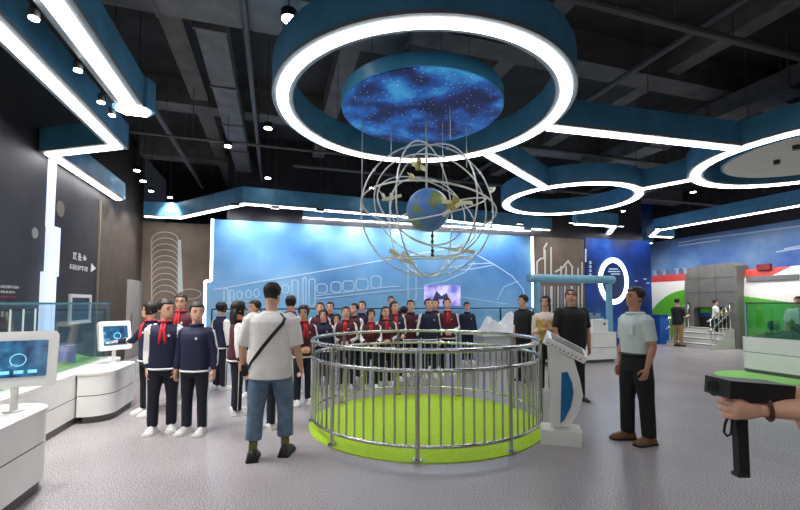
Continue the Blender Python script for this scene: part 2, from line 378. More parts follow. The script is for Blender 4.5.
for v, u0, u1 in ((269, 609, 618), (271.5, 608, 620), (274, 611, 620)): on_wall(deep_w, 'text_line', [[(u0, v), (u1, v)]], .035, B_MUR - .06, LINEW)
for v in (262, 266, 270, 274): on_wall(deep_w, 'character', [[(589, v), (591.4, v)], [(590.2, v - 1.2), (590.2, v + 1.3)], [(589, v + 1.4), (591.6, v + 1.4)]], .03, B_MUR - .04, LINEW)
on_wall(deep_w, 'edge_line', [[(585.6, 249), (585.6, 262)]], .06, B_MUR - .04, LINEW)
for u, v in ((636, 281), (645, 279), (648, 283)): on_wall(deep_w, 'star_mark', [[(u - 1.5, v), (u + 1.5, v)]], .05, B_MUR - .04, LINEW)
# outlines on the mural over the train
def apx(lst, a): return [(ab(at_a(u, v, a))[1], at_a(u, v, a).z) for u, v in lst]
def on_side(wall, name, strokes, w, a, m, t=.008, sgn=-1):
    mb = MB()
    for st in strokes:
        q = MB(); q.ribbon(apx(st, a), w, 0, t)
        mb.add([(a + sgn * z, x, y) for x, y, z in q.v], q.f if sgn > 0 else [f for f in q.f])
    return mb.build(name, m, wall)
on_side(wall_sky, 'bridge_outline', [[(678, 243), (700, 239), (740, 234), (800, 226)], [(678, 246), (720, 240)], [(776, 252), (800, 248)], [(784, 249), (800, 246)]], .05, A_R - .12, LINEW)
on_wall(bpy.data.objects['wall_right_rear'], 'bridge_outline', [[(662, 262), (662, 257), (672, 246), (677, 243)], [(665, 262), (665, 259), (675, 247)]], .05, 14.9, LINEW)
# lettering on the dark left wall (too small to read: strokes in its places)
def glyph(mb, b0, z0, w, h, a, rnd):
    for _ in range(3):
        z = z0 + rnd.random() * h * .9 + h * .05; mb.box((a + .004, b0 + w / 2, z), (.008, w * (.6 + .35 * rnd.random()), h * .10))
    for _ in range(2):
        b = b0 + w * (.15 + .7 * rnd.random()); mb.box((a + .004, b, z0 + h / 2), (.008, w * .12, h * (.6 + .4 * rnd.random())))
def sign_row(u0, v0, u1, v1, n, m, name):
    r = random.Random(int(u0 * 7 + v0)); p = at_a(u0, v1, A_L); q = at_a(u1, v0, A_L); b0, b1 = ab(p)[1], ab(q)[1]; w = (b1 - b0) / n; h = (q.z - p.z)
    for i in range(n):
        mb = MB(); glyph(mb, b0 + i * w + w * .06, p.z, w * .88, h, A_L, r); mb.build(name, m, wall_left)
sign_row(72, 255, 87, 259, 3, WHITEM, 'character'); sign_row(69, 267, 88, 269, 8, WHITEM, 'character')
sign_row(0, 286, 19, 288, 9, WHITEM, 'character'); sign_row(0, 291, 15, 293, 7, WHITEM, 'character'); sign_row(0, 296, 16, 298, 8, mat('sign_red', (190, 80, 80), .5), 'character'); sign_row(0, 311, 12, 317, 3, mat('sign_tan', (190, 180, 150), .5), 'character')
p = at_a(93, 268, A_L); b, z = ab(p)[1], p.z
mb = MB(); mb.prism([(b - .12, z - .1), (b + .14, z), (b - .12, z + .1)], A_L, A_L + .01, axis='x'); mb.build('arrow_mark', WHITEM, wall_left)
def ell_side(u, v, du, dv, m, name, a=A_L, t=.012):
    p = at_a(u, v, a); mb = MB(); r1 = abs(ab(at_a(u + du, v, a))[1] - ab(p)[1]); r2 = abs(at_a(u, v + dv, a).z - p.z)
    mb.prism([(ab(p)[1] + r1 * math.cos(t_), p.z + r2 * math.sin(t_)) for t_ in [2 * PI * k / 24 for k in range(24)]], a, a + t, axis='x'); return mb.build(name, m, wall_left)
ell_side(34.5, 233, 3, 5.5, mat('plaque_grey', (175, 172, 168), .5), 'round_plaque'); ell_side(60, 209, 4, 8, mat('plaque_taupe', (140, 126, 108), .5), 'round_plaque')
# stepped white light pillar on the left wall
mb = MB()
def pillar(u0, u1, v0, v1, d):
    p, q = at_a(u0, v1, A_L), at_a(u1, v0, A_L); b0, b1 = ab(p)[1], ab(q)[1]
    zz0 = at_a((u0 + u1) / 2, v1, A_L).z; zz1 = at_a((u0 + u1) / 2, v0, A_L).z
    mb.box((A_L + d / 2, (b0 + b1) / 2, (zz0 + zz1) / 2), (d, abs(b1 - b0), zz1 - zz0))
pillar(45, 54, 158, 228, .05); pillar(43.5, 56.5, 226, 276, .07); pillar(37, 51, 272, 345, .09)
pl = wobj(mb, 'light_pillar', mat('pillar_glow', (205, 215, 245), emit=0.75)); tag(pl, 'stepped pale white light pillar running up the dark side wall', 'light pillar')
fr = MB(); pA, pB = at_a(68, 326, A_L), at_a(89, 297, A_L); b0, b1, z0, z1 = ab(pA)[1], ab(pB)[1], 1.58 - .40, at_a(78, 296, A_L).z
fr.box((A_L + .02, (b0 + b1) / 2, z1), (.04, b1 - b0 + .08, .07)); fr.box((A_L + .02, (b0 + b1) / 2, z0), (.04, b1 - b0 + .08, .07)); fr.box((A_L + .02, b0, (z0 + z1) / 2), (.04, .07, z1 - z0)); fr.box((A_L + .02, b1, (z0 + z1) / 2), (.04, .07, z1 - z0))
pf = empty('picture_frame', RM(0, 0), TH, 'square white frame with a grey blue picture on the dark wall', 'picture')
fr.build('frame', WHITEM, pf); k = MB(); k.box((A_L + .008, (b0 + b1) / 2, (z0 + z1) / 2), (.016, b1 - b0, z1 - z0)); k.build('picture', mat('picture_slate', (66, 82, 104), .4, noise=.3, nscale=5), pf)
# grey door in the left rear wall
pA = at_a(126, 350, A_L); pB = at_a(142, 350, A_L); b0, b1 = ab(pA)[1], min(ab(pB)[1], B_BACK - .1); zd = 2.25
dr = MB(); dr.box((A_L + .0, (b0 + b1) / 2, zd / 2), (.06, b1 - b0, zd)); door = struct(wobj(dr, 'door_1', DOORG))
for i in range(3):
    k = MB(); k.box((A_L + .035, b0 + (b1 - b0) * (i + .5) / 3, zd / 2), (.02, (b1 - b0) / 3 - .05, zd - .1)); k.build('panel', DOORG, door)
k = MB(); k.tube([(A_L + .08, b0 + .12, .8), (A_L + .08, b0 + .12, 1.3)], .015); k.build('door_handle', STEEL, door)

# ---------------------------------------------------------------- ceiling structure
for i, a in enumerate((-1.6, 1.2, 4.0, 7.2, 10.2, 13.2)):
    k = MB(); k.box((a, 6, Z_C - .22), (.34, 23.5, .44)); k.build('beam', BEAM, ceiling)
for i, b in enumerate((-2, 2.2, 6.0, 9.8, 13.4)):
    k = MB(); k.box((6.5, b, Z_C - .28), (20.5, .45, .56)); k.build('beam', BEAM, ceiling)
def duct(a0, b0, a1, b1, z, w, h, label):
    d = Vector((a1 - a0, b1 - b0, 0)); L = d.length; r = math.atan2(d.y, d.x); n = max(2, int(L / 1.4))
    o = empty('ventilation_duct', RM((a0 + a1) / 2, (b0 + b1) / 2, z), TH + r, label, 'duct')
    k = MB(); k.box((0, 0, 0), (L, w, h)); k.build('duct_body', DUCT, o)
    for i in range(n + 1):
        k = MB(); x = -L / 2 + L * i / n; k.box((x, 0, 0), (.04, w + .06, h + .06)); k.build('flange', BEAM, o)
    for i in range(0, n + 1, 2):
        x = -L / 2 + L * i / n
        for s in (-1, 1): k = MB(); k.box((x, s * (w / 2 + .02), (Z_C - z) / 2), (.015, .015, Z_C - z)); k.build('hanger_rod', PIPE, o)
duct(-3.0, 5.2, 1.7, 5.2, 5.35, .75, .38, 'wide rectangular grey air duct crossing the ceiling beside the largest light ring')
duct(-.9, 6.0, -.9, 14.0, 5.5, .4, .3, 'narrow air duct running above the bent light band by the taupe wall')
duct(9.0, -1, 9.0, 12.0, 5.6, .6, .35, 'air duct running lengthwise above the light band between the rings')
duct(12.2, 1, 12.2, 14.0, 5.6, .5, .32, 'air duct running lengthwise above the train side of the hall')
def pipe(a0, b0, a1, b1, z, r, label):
    o = empty('ceiling_pipe', RM((a0 + a1) / 2, (b0 + b1) / 2, z), TH + math.atan2(b1 - b0, a1 - a0), label, 'pipe', 'service pipes under the ceiling'); L = math.hypot(a1 - a0, b1 - b0)
    k = MB(); k.tube([(-L / 2, 0, 0), (L / 2, 0, 0)], r, 8); shade_auto(k.build('pipe_run', PIPE, o))
    for i in range(6):
        x = -L / 2 + L * (i + .5) / 6; k = MB(); k.tube([(x, 0, 0), (x, 0, Z_C - z)], .008, 5); k.build('hanger_rod', PIPE, o)
for j, (a0, b0, a1, b1, z, r) in enumerate(((-2.2, 3, -2.2, 14, 5.2, .05), (-.4, 2.5, -.4, 14, 5.1, .04), (.4, 8.3, 16, 8.3, 5.3, .05), (.4, 10.4, 16, 10.4, 5.0, .04), (5.6, -1, 5.6, 12, 5.4, .05), (11.0, -1, 11.0, 13, 5.3, .06), (-3.5, 9.0, 4, 9.0, 4.9, .03), (10.3, -1, 10.3, 13, 5.4, .04), (3, 3.9, 15, 3.9, 5.2, .05))):
    pipe(a0, b0, a1, b1, z, r, 'thin grey service pipe hung under the black ceiling')

# ---------------------------------------------------------------- light rings and bands
ZB, HB = 4.20, 0.40
def hangers(root, pts, z0):
    for x, y in pts:
        k = MB(); k.tube([(x, y, z0), (x, y, Z_C)], .006, 5); k.build('suspension_cable', PIPE, root)
def light_ring(c, R, label, w=.25, lw=.13, hb=HB):
    o = empty('light_ring', (c[0], c[1], 0), 0, label, 'ceiling light')
    k = MB(); k.annulus((0, 0, 0), R - w, R, ZB, ZB + hb, 112); shade_auto(k.build('fascia', FASC, o))
    k = MB(); k.annulus((0, 0, 0), R - w - .004, R + .004, ZB - .012, ZB + .03, 112); shade_auto(k.build('trim_edge', FASCD, o))
    k = MB(); k.annulus((0, 0, 0), R - w / 2 - lw / 2, R - w / 2 + lw / 2, ZB - .03, ZB - .004, 112); shade_auto(k.build('diffuser', LIGHT, o))
    hangers(o, [((R - w / 2) * math.cos(t), (R - w / 2) * math.sin(t)) for t in [2 * PI * i / 6 + .3 for i in range(6)]], ZB + hb)
    return o
def ring_fit(near, far):
    p, q = at_z(near[0], near[1], ZB), at_z(far[0], far[1], ZB)
    c = (p + q) / 2; return c, (q - p).length / 2
c1, R1 = ring_fit((419.5, 12), (423, 162)); c2, R2 = ring_fit((572, 181), (572, 214.5))
c2 = Vector((at_z(572, 197, ZB).x * c2.y / at_z(572, 197, ZB).y, c2.y, ZB))
C3, R3 = Vector((7.56, 7.25, ZB)), 1.98; R2 *= .93; c2.x -= .08
ring1 = light_ring(c1, R1, 'largest blue ring light hung right above the globe and round railing')
ring2 = light_ring(c2, R2, 'middle-sized blue ring light joined to both other rings by short bands', .26, .15)
light_ring(RM(1.2, -2.6), 2.0, 'added fill ring light, out of view, at the hall end, farthest from the mural'); light_ring(RM(7.6, -1.6), 2.0, 'added fill ring light, out of view, between hall end and cream disc ring')  # two out-of-view rings added to light the faces
ring3 = light_ring(C3, R3, 'blue ring light around the cream ceiling disc', .28, .16)
def light_band(pts, label, w=.28, lw=.17, hb=HB, zb=ZB, name='light_band'):
    o = empty(name, (pts[0].x, pts[0].y, 0), 0, label, 'ceiling light')
    P = [(p.x - pts[0].x, p.y - pts[0].y) for p in pts]
    k = MB(); k.ribbon(P, w, zb, zb + hb); k.build('fascia', FASC, o)
    k = MB(); k.ribbon(P, w + .01, zb - .012, zb + .03); k.build('trim_edge', FASCD, o)
    k = MB(); k.ribbon(P, lw, zb - .03, zb - .004); k.build('diffuser', LIGHT, o)
    hp = []
    for i in range(len(P) - 1): hp.append(((P[i][0] + P[i + 1][0]) / 2, (P[i][1] + P[i + 1][1]) / 2))
    hangers(o, hp, zb + hb); return o
Zp = lambda u, v, z=ZB: at_z(u, v, z)
pA = Zp(117, 146); a, b = ab(pA); b2 = ab(Zp(45, 153))[1]
light_band([RM(a, -5.6), RM(a, b), RM(-3.79, b2), RM(-3.79, b2 + 3.3)], 'long zigzag blue light band ending along the dark wall', .28, .145)  # rear run past the camera extended as added fill light
pA = Zp(133, 109); a, b = ab(pA)
lb = light_band([RM(a, -5.6), RM(a, b)], 'straight blue light band with a wider hexagonal end', .32, .16)  # also lengthened behind the camera for added fill light
p0 = lb.location; k = MB(); ex = RM(a, b - .02) - p0
hexp = [(ex.x + (E1 * x + E2 * y).x, ex.y + (E1 * x + E2 * y).y) for x, y in ((-.19, -.12), (.2, -.12), (.26, .05), (.16, .2), (-.16, .2), (-.26, .05))]
k.prism(hexp, ZB - .01, ZB + HB); k.build('end_cap', FASC, lb); k = MB(); k.prism([(ex.x + (p[0] - ex.x) * .8, ex.y + (p[1] - ex.y) * .8) for p in hexp], ZB - .035, ZB - .008); k.build('end_diffuser', LIGHT, lb)
light_band([Zp(145, 216), Zp(180, 217.5), Zp(245, 203.5), Zp(400, 216), Zp(548, 230), Zp(541, 238), Zp(565, 237.5)], 'bent blue light band running along above the blue mural', .26, .12, .42)
light_band([at_b(303, 215, 12.35), at_b(420, 224, 12.35), at_b(530, 233.5, 12.35)], 'short straight light band close over the mural top edge', .2, .08, .3, at_b(420, 224, 12.35).z, )
light_band([Zp(575, 223.5), Zp(614, 226), Zp(604, 240), Zp(651, 243)], 'zigzag light band over the deep blue wall with the glowing ring', .26, .13)
light_band([Zp(672, 237), Zp(651, 236), Zp(658, 230), Zp(800, 205), Zp(840, 198)], 'long hooked light band along the train side wall', .26, .12)
def connect(c, R, d, R2_, dst, label):
    v = (dst - c); v.z = 0; v.normalize(); return light_band([c + v * (R - .1), dst - v * (R2_ - .1)], label, .24, .14)
def seg(p, q, label): return light_band([p, q], label, .24, .14)
seg(Zp(487, 153), Zp(545, 187), 'short band joining the largest ring light to the middle ring'); seg(Zp(549, 127), Zp(738, 148), 'long band joining the largest ring light to the cream disc ring'); seg(Zp(639, 189), Zp(692, 179), 'short band joining the middle ring to the cream disc ring')
# discs inside the rings
o = empty('star_disc', (c1.x, c1.y, 0), 0, 'round starry night ceiling disc hung inside the largest ring', 'ceiling disc')
k = MB(); k.cyl((0, 0, ZB + .02), 1.10, .17, 96); shade_auto(k.build('rim', DISCS, o)); k = MB(); k.cyl((0, 0, ZB + .005), 1.085, .02, 96); k.build('starry_face', STAR, o)
hangers(o, [(.7 * math.cos(t), .7 * math.sin(t)) for t in (.2, 1.8, 3.4, 5.0)], ZB + .19)
o = empty('cream_disc', (C3.x, C3.y, 0), 0, 'round cream ceiling disc hung inside a blue ring light', 'ceiling disc')
k = MB(); k.cyl((0, 0, ZB + .06), 1.42, .16, 96); shade_auto(k.build('rim', FASC, o)); k = MB(); k.cyl((0, 0, ZB + .045), 1.38, .02, 96); k.build('cream_face', CREAM, o)
for t, r in ((2.6, .6), (3.6, .95), (4.4, .7)):
    k = MB(); k.cyl((r * math.cos(t), r * math.sin(t), ZB - .03), .05, .08, 12); k.build('spot_fitting', BLACK, o)
hangers(o, [(.9 * math.cos(t), .9 * math.sin(t)) for t in (.2, 1.8, 3.4, 5.0)], ZB + .2)
# hanging downlights
sp0 = None
def downlight(p, r=.075, power=SPOTW):
    o = empty('hanging_downlight', p, 0, 'small black hanging downlight with a bright round lens', 'spotlight', 'downlights hung from the ceiling')
    k = MB(); k.cyl((0, 0, 0), r, .09, 14); shade_auto(k.build('housing', BLACK, o)); k = MB(); k.cyl((0, 0, -.012), r * .86, .014, 14); k.build('lens', SPOTL, o)
    k = MB(); k.tube([(0, 0, .09), (0, 0, Z_C - p[2])], .008, 5); k.build('rod', PIPE, o)
    ld = bpy.data.lights.new('downlight_beam', 'SPOT'); ld.energy = power; ld.spot_size = 1.7; ld.spot_blend = .7; ld.shadow_soft_size = .06; ld.color = (1, .97, .93)
    lo = bpy.data.objects.new('downlight_beam', ld); COL.objects.link(lo); lo.parent = o; lo.location = (0, 0, -.03)
for u, v in ((289, 19), (34, 18), (78, 70), (101, 102), (112, 115), (268, 128), (268, 178), (372, 188), (137, 170.5), (143, 181), (151, 191), (170, 197.5), (228, 146), (562, 204), (623, 211), (693, 192), (764, 198), (718, 214), (746, 207), (638, 229.5), (690, 217), (412, 146)):
    near = v < 120 and u < 200; downlight(at_z(u, v, 4.12 if near else 4.75), .09 if u == 289 else (.045 if near else .075), SPOTW * (1.5 if u < 280 else 1.0))
# unseen wall washers, added to brighten the mural, train side and back walls
def washer(p, rz, label, group, power):
    o = empty('added_washer', p, rz, label, 'spotlight', group)
    k = MB(); k.box((0, 0, 0), (.22, .08, .06)); k.build('housing', BLACK, o); k = MB(); k.box((0, .012, -.032), (.19, .05, .008)); k.build('lens', mat('added_washer_lens', (255, 255, 255), emit=4), o); k = MB(); k.tube([(0, 0, .03), (0, 0, Z_C - p.z)], .006, 5); k.build('rod', PIPE, o)
    ld = bpy.data.lights.new('added_wash', 'SPOT'); ld.energy = power; ld.spot_size = 1.9; ld.spot_blend = .8; ld.shadow_soft_size = .08; ld.color = (.88, .94, 1)
    lo = bpy.data.objects.new('added_wash_beam', ld); COL.objects.link(lo); lo.parent = o; lo.location = (0, .06, -.04); lo.rotation_euler = (math.radians(42), 0, 0)
for i, u in enumerate((235, 275, 320, 365, 410, 450, 490, 520)):
    p = at_b(u, 216, 11.3); p.z = 4.12
    washer(p, TH, 'small added wall washer aimed at the blue mural', 'added wall washers over the mural', WASH * 3)
for i in range(6): washer(RM(13.9, 5.0 + i * 1.7, 4.35), TH - PI / 2, 'small added wall washer aimed at the train side', 'added wall washers over the train', WASH * 4.2)
for a in (9.2, 11.2, 12.8): washer(RM(a, 11.0, 4.2), TH, 'small added wall washer aimed at the brown and deep blue walls', 'added wall washers over the brown and blue walls', WASH * 2)
# ---------------------------------------------------------------- round railing and green mat under the globe
RC = Vector((at_z(424, 420, 0).x, 5.66, 0)); RR = 1.50
RC.x = (424 - 400) / FPX * RC.y
k = MB(); k.cyl((0, 0, 0), RR + .03, .012, 96)
gm = k.build('green_floor_mat', GREEN, None, loc=RC); tag(gm, 'round lime green mat on the floor inside the steel railing', 'mat')
rail = empty('round_railing', RC, 0, 'circular stainless steel railing standing around the hanging globe', 'railing')
def circ(R, z, n=96): return [(R * math.cos(2 * PI * i / n), R * math.sin(2 * PI * i / n), z) for i in range(n)]
for z, r, nm in ((1.10, .026, 'top_rail'), (.90, .022, 'middle_rail'), (.15, .02, 'bottom_rail')):
    k = MB(); k.tube(circ(RR, z), r, 10, closed=True); k.build(nm, STEEL, rail, smooth=True)
k = MB(); k.cyl((0, 0, .15), .0125, .75, 8); barm = k.mesh('bar'); barm.materials.append(STEEL); barm.shade_smooth()
k = MB(); k.cyl((0, 0, .012), .024, 1.088, 12); k.cyl((0, 0, .012), .05, .02, 14); postm = k.mesh('post'); postm.materials.append(STEEL); postm.shade_smooth()
try: postm.set_sharp_from_angle(angle=.6); barm.set_sharp_from_angle(angle=.6)
except Exception: pass
for i in range(81):
    t = -PI / 2 - math.radians(6) + 2 * PI * i / 81
    o = bpy.data.objects.new('post' if i % 9 == 0 else 'bar', postm if i % 9 == 0 else barm); COL.objects.link(o); o.parent = rail
    o.location = (RR * math.cos(t), RR * math.sin(t), 0)

# ---------------------------------------------------------------- globe with its orbit hoops
GC = Vector((at_y(428, 210, RC.y).x, RC.y, at_y(428, 210, RC.y).z))
orr = empty('globe_orrery', GC, 0, 'blue and green globe hung inside silver orbit hoops', 'globe model')
k = MB(); k.ball((0, 0, 0), .30, 40, 26); k.build('globe', EARTH, orr, smooth=True)
def hoop(R, M, name='hoop', r=.013, off=(0, 0, 0), a0=0, a1=2 * PI, m=None):
    full = a1 - a0 > 6.28; n = 64
    pts = [M @ Vector((R * math.cos(a0 + (a1 - a0) * i / n), R * math.sin(a0 + (a1 - a0) * i / n), 0)) + Vector(off) for i in range(n if full else n + 1)]
    k = MB(); k.tube(pts, r, 8, closed=full); return k.build(name, m or HOOP, orr, smooth=True)
def rot(x, y, z): return (Matrix.Rotation(math.radians(z), 3, 'Z') @ Matrix.Rotation(math.radians(y), 3, 'Y') @ Matrix.Rotation(math.radians(x), 3, 'X'))
hoop(.93, rot(90, 0, 6), r=.011); hoop(.93, rot(90, 4, 62), r=.011); hoop(.90, rot(90, -5, 128), r=.011)
hoop(.93, rot(-8, 6, 0), 'equator_hoop', .012); hoop(.62, rot(18, -14, 0), 'orbit_hoop', .010, (.18, 0, .02)); hoop(.74, rot(52, 8, 20), 'orbit_hoop', .010); hoop(.80, rot(-48, 16, -10), 'orbit_hoop', .010)
hoop(.55, rot(64, 38, 0), 'orbit_hoop', .010); hoop(.60, rot(8, 0, 0), 'lower_hoop', .011, (.0, 0, -.66))
def rod(p, q, r, name, m): k = MB(); k.tube([p, q], r, 8); return k.build(name, m, orr, smooth=True)
rod((-.02, 0, .28), (-.02, 0, ZB + .01 - GC.z), .016, 'main_rod', HOOP)
for x, y, z0 in ((-.93, .1, .05), (-.52, .3, .78), (.22, .1, .3), (.28, -.3, .88), (.60, .35, .72)):
    rod((x, y, z0), (x, y, ZB + .02 - GC.z) if math.hypot(x + GC.x - c1.x, y + GC.y - c1.y) < 1.05 else (x, y, ZB + .5 - GC.z), .005, 'wire', HOOP)
b0 = rod((.06, 0, -.28), (.06, 0, -.64), .012, 'lower_rod', BLACK)
for z in (-.36, -.44, -.50, -.57, -.63): k = MB(); k.ball((.06, 0, z), .026, 10, 6); k.build('bead', BLACK, b0, smooth=True)
def sat(p, s, m):
    k = MB(); M = rot(random.uniform(-40, 40), random.uniform(-40, 40), random.uniform(0, 180))
    k.box(p, (.07 * s, .06 * s, .09 * s), M=M); k.ball(Vector(p) + M @ Vector((0, 0, .06 * s)), .035 * s, 8, 5)
    o = k.build('satellite', m, orr)
    for sd in (-1, 1): k = MB(); k.box(Vector(p) + M @ Vector((sd * .12 * s, 0, 0)), (.15 * s, .008, .06 * s), M=M); k.build('solar_panel', mat('panel_cream', (225, 225, 180), .4), o)
for t in range(10):
    k = MB(); k.ball((.93 * math.cos(t * .63) * .99, .09 * math.cos(t * .63), .93 * math.sin(t * .63)), .022, 8, 6); k.build('joint', WHITEM, orr, smooth=True)
for p, s, m in (((-.14, -.3, .52), 1.1, GOLD), ((-.22, -.25, .38), .8, GOLD), ((.36, -.2, .06), 1.2, GOLD), ((.30, -.35, -.06), .9, GOLD), ((-.36, -.3, -.70), 1.0, WHITEM), ((-.5, -.1, .15), .7, WHITEM), ((.45, -.1, -.58), .9, WHITEM), ((-.62, 0, .20), .6, WHITEM), ((.9, 0, .28), .6, WHITEM)): sat(p, s, m)

# ---------------------------------------------------------------- white counters along the left wall
def rrect(x0, x1, y0, y1, r, n=8, which=(1, 1, 1, 1)):
    P = []
    for (cx, cy, a0), on in zip(((x1 - r, y1 - r, 0), (x0 + r, y1 - r, 90), (x0 + r, y0 + r, 180), (x1 - r, y0 + r, 270)), which):
        if on:
            for i in range(n + 1): t = math.radians(a0 + 90 * i / n); P.append((cx + r * math.cos(t), cy + r * math.sin(t)))
        else: P.append((x1 if a0 in (0, 270) else x0, y1 if a0 in (0, 90) else y0))
    return P
def inset(poly, d):
    cx = sum(p[0] for p in poly) / len(poly); cy = sum(p[1] for p in poly) / len(poly)
    mx = max(abs(p[0] - cx) for p in poly); my = max(abs(p[1] - cy) for p in poly)
    return [(cx + (p[0] - cx) * (1 - d / mx), cy + (p[1] - cy) * (1 - d / my)) for p in poly]
def counter(poly, h, label, name='display_counter', split=.42):
    cx = sum(p[0] for p in poly) / len(poly); cy = sum(p[1] for p in poly) / len(poly); P = [(p[0] - cx, p[1] - cy) for p in poly]
    o = empty(name, RM(cx, cy), TH, label, 'counter')
    k = MB(); k.prism(inset(P, .05), 0, .09); shade_auto(k.build('kick_plinth', KICK, o))
    k = MB(); k.prism(P, .09, split - .006); shade_auto(k.build('lower_panel', WHITE, o))
    k = MB(); k.prism(inset(P, .012), split - .006, split + .006); shade_auto(k.build('groove', GAP, o))
    k = MB(); k.prism(P, split + .006, h - .03); shade_auto(k.build('upper_panel', WHITE, o))
    k = MB(); k.prism(inset(P, -.012), h - .03, h); shade_auto(k.build('worktop', WHITE, o)); return o
counter(rrect(-3.9, -2.46, -2.0, 8.3, .3, which=(1, 0, 0, 0)), .66, 'long white counter carrying the glass case along the dark wall', split=.34)
counter(rrect(-2.44, -1.86, 2.75, 4.55, .28, which=(1, 0, 0, 1)), .68, 'rounded white counter block under the bigger tilted screen', split=.40)
counter(rrect(-2.44, -2.06, 6.42, 7.6, .26, which=(1, 0, 0, 1)), .66, 'rounded white counter block under the smaller tilted screen', split=.36)
# glass case with a model landscape on the long counter
ZG0, ZG1, AG, BG0, BG1 = .66, 1.575, -2.66, 2.4, 8.1
gc = empty('glass_case', RM(AG, 5.0, ZG0), TH, 'long clear glass case with a model landscape on the counter by the dark wall', 'display case')
for b0, b1 in ((BG0, 4.3), (4.3, 6.2), (6.2, BG1)):
    k = MB(); k.box((0, (b0 + b1) / 2 - 5, (ZG1 - ZG0) / 2), (.012, b1 - b0 - .01, ZG1 - ZG0)); k.build('glass_pane', GLASS, gc)
k = MB(); k.box((-.6, BG1 - 5, (ZG1 - ZG0) / 2), (1.2, .012, ZG1 - ZG0)); k.build('glass_pane', GLASS, gc)
k = MB(); k.box((0, (BG0 + BG1) / 2 - 5, ZG1 - ZG0), (.03, BG1 - BG0, .025)); k.build('top_edge', mat('glass_edge', (70, 110, 115), .2), gc)
k = MB(); k.box((-.6, BG1 - 5, ZG1 - ZG0), (1.2, .03, .025)); k.build('top_edge', MATS['glass_edge'], gc)
land = MB(); N, Mx = 40, 10; r = random.Random(3)
for i in range(N + 1):
    for j in range(Mx + 1):
        edge = min(1, min(i, N - i, j, Mx - j) / 2.0)
        land.v.append((-1.16 + 1.1 * j / Mx, BG0 + .1 + (BG1 - BG0 - .2) * i / N - 5, .004 + edge * (.05 + .07 * (math.sin(i * .7) * math.cos(j * .9) + 1) / 2 + .02 * r.random())))
for i in range(N):
    for j in range(Mx): q = i * (Mx + 1) + j; land.f.append((q, q + 1, q + Mx + 2, q + Mx + 1)); land.m.append(0)
n0 = len(land.v)
lo = land.build('landscape', GRASS, gc, smooth=True)
for i in range(16):
    b = BG0 + .4 + i * .34; h = r.uniform(.08, .3)
    k = MB(); k.box((-.25 - .6 * r.random(), b - 5, .06 + h / 2), (.12 + .15 * r.random(), .14 + .1 * r.random(), h), rz=r.random()); k.box((-.25 - .6 * r.random(), b - 5 + .1, .1), (.3, .05, .1))
    k.build('model_building', (WHITEM, mat('model_violet', (120, 120, 175), .5), mat('model_pink', (205, 170, 180), .5))[i % 3], lo)
for i in range(3):
    k = MB(); k.tube([(-.12, 5.6 - 5 + i * .25, .05), (-.12, 5.6 - 5 + i * .25, .85)], .01, 6); k.build('model_mast', WHITEM, lo)
# tilted touch screens
def touch(loc, rz, w, h, post, tilt, label):
    o = empty('touch_screen', loc, rz, label, 'screen'); M = Matrix.Rotation(math.radians(-tilt), 3, 'X'); c = Vector((0, 0, post + h * .46))
    k = MB(); k.tube([(0, .02, 0), (0, .02, post + .06)], .028, 10); k.cyl((0, .02, 0), .07, .015, 18); shade_auto(k.build('stand', WHITE, o))
    k = MB(); k.prism(rrect(-w / 2, w / 2, -h / 2, h / 2, .035), -.05, .02, M=Matrix.Translation(c) @ M.to_4x4() @ Matrix.Rotation(PI / 2, 4, 'X')); shade_auto(k.build('frame', WHITE, o))
    k = MB(); k.prism(rrect(-w * .38, w * .38, -h * .33, h * .33, .008), .02, .026, M=Matrix.Translation(c) @ M.to_4x4() @ Matrix.Rotation(PI / 2, 4, 'X')); s = k.build('display', SCREEN, o)
    k = MB(); MM = Matrix.Translation(c) @ M.to_4x4() @ Matrix.Rotation(PI / 2, 4, 'X'); q = MB(); q.annulus((.02, -.01, 0), h * .1, h * .115, .026, .028, 28); k.add([MM @ Vector(v) for v in q.v], q.f)
    for i in range(4): k.prism([(-w * .32 + i * w * .16, -h * .27), (-w * .21 + i * w * .16, -h * .27), (-w * .21 + i * w * .16, -h * .21), (-w * .32 + i * w * .16, -h * .21)], .026, .028, M=MM)
    k.build('screen_graphic', mat('ui_cyan', (120, 200, 225), .3, emit=.6), s)
def face(p, rz): return rz
p = at_y(13, 412, 3.45); touch(Vector((p.x, p.y, .68)), math.radians(34), .54, .46, .22, 14, 'bigger tilted white touch screen on the counter block by the dark wall')
p = at_y(114, 367, 6.35); touch(Vector((p.x, p.y, .66)), math.radians(58), .44, .44, .22, 10, 'smaller tilted white touch screen beside the students')

# ---------------------------------------------------------------- info kiosk in front of the railing
KY = 4.80
kx = at_y(558, 440, KY); KB = Vector((kx.x, KY, 0))
def kp(u, v): q = at_y(u, v, KY); return (q.x - KB.x, q.z)
kio = empty('info_kiosk', KB, math.radians(-17), 'white info kiosk with bowed column and blue inlay beside the railing', 'kiosk')
k = MB(); k.prism(rrect(kp(541, 430)[0], kp(579, 430)[0], -.16, .16, .03), 0, .16); shade_auto(k.build('base', WHITE, kio))
col = [(551, 424), (551, 395), (549, 370), (548, 345), (572, 358), (577, 376), (580, 392), (577, 406), (568, 424)]
k = MB(); k.prism([kp(*q) for q in col], -.10, .10, axis='y'); shade_auto(k.build('column', WHITE, kio), .5)
bl = [(559.5, 421), (560.5, 371), (566, 370), (570, 380), (571.5, 390), (569, 404), (563, 417)]
k = MB(); k.prism([kp(*q) for q in bl], -.108, -.09, axis='y'); k.build('blue_inlay', BLUEP, kio)
hd = [kp(544, 343), kp(548, 331), kp(584, 350), kp(580, 361)]
DH = .065     # the reading face tips towards the room
def hv(p, y, dz=0.0): return Vector((p[0], y, p[1] - dz))
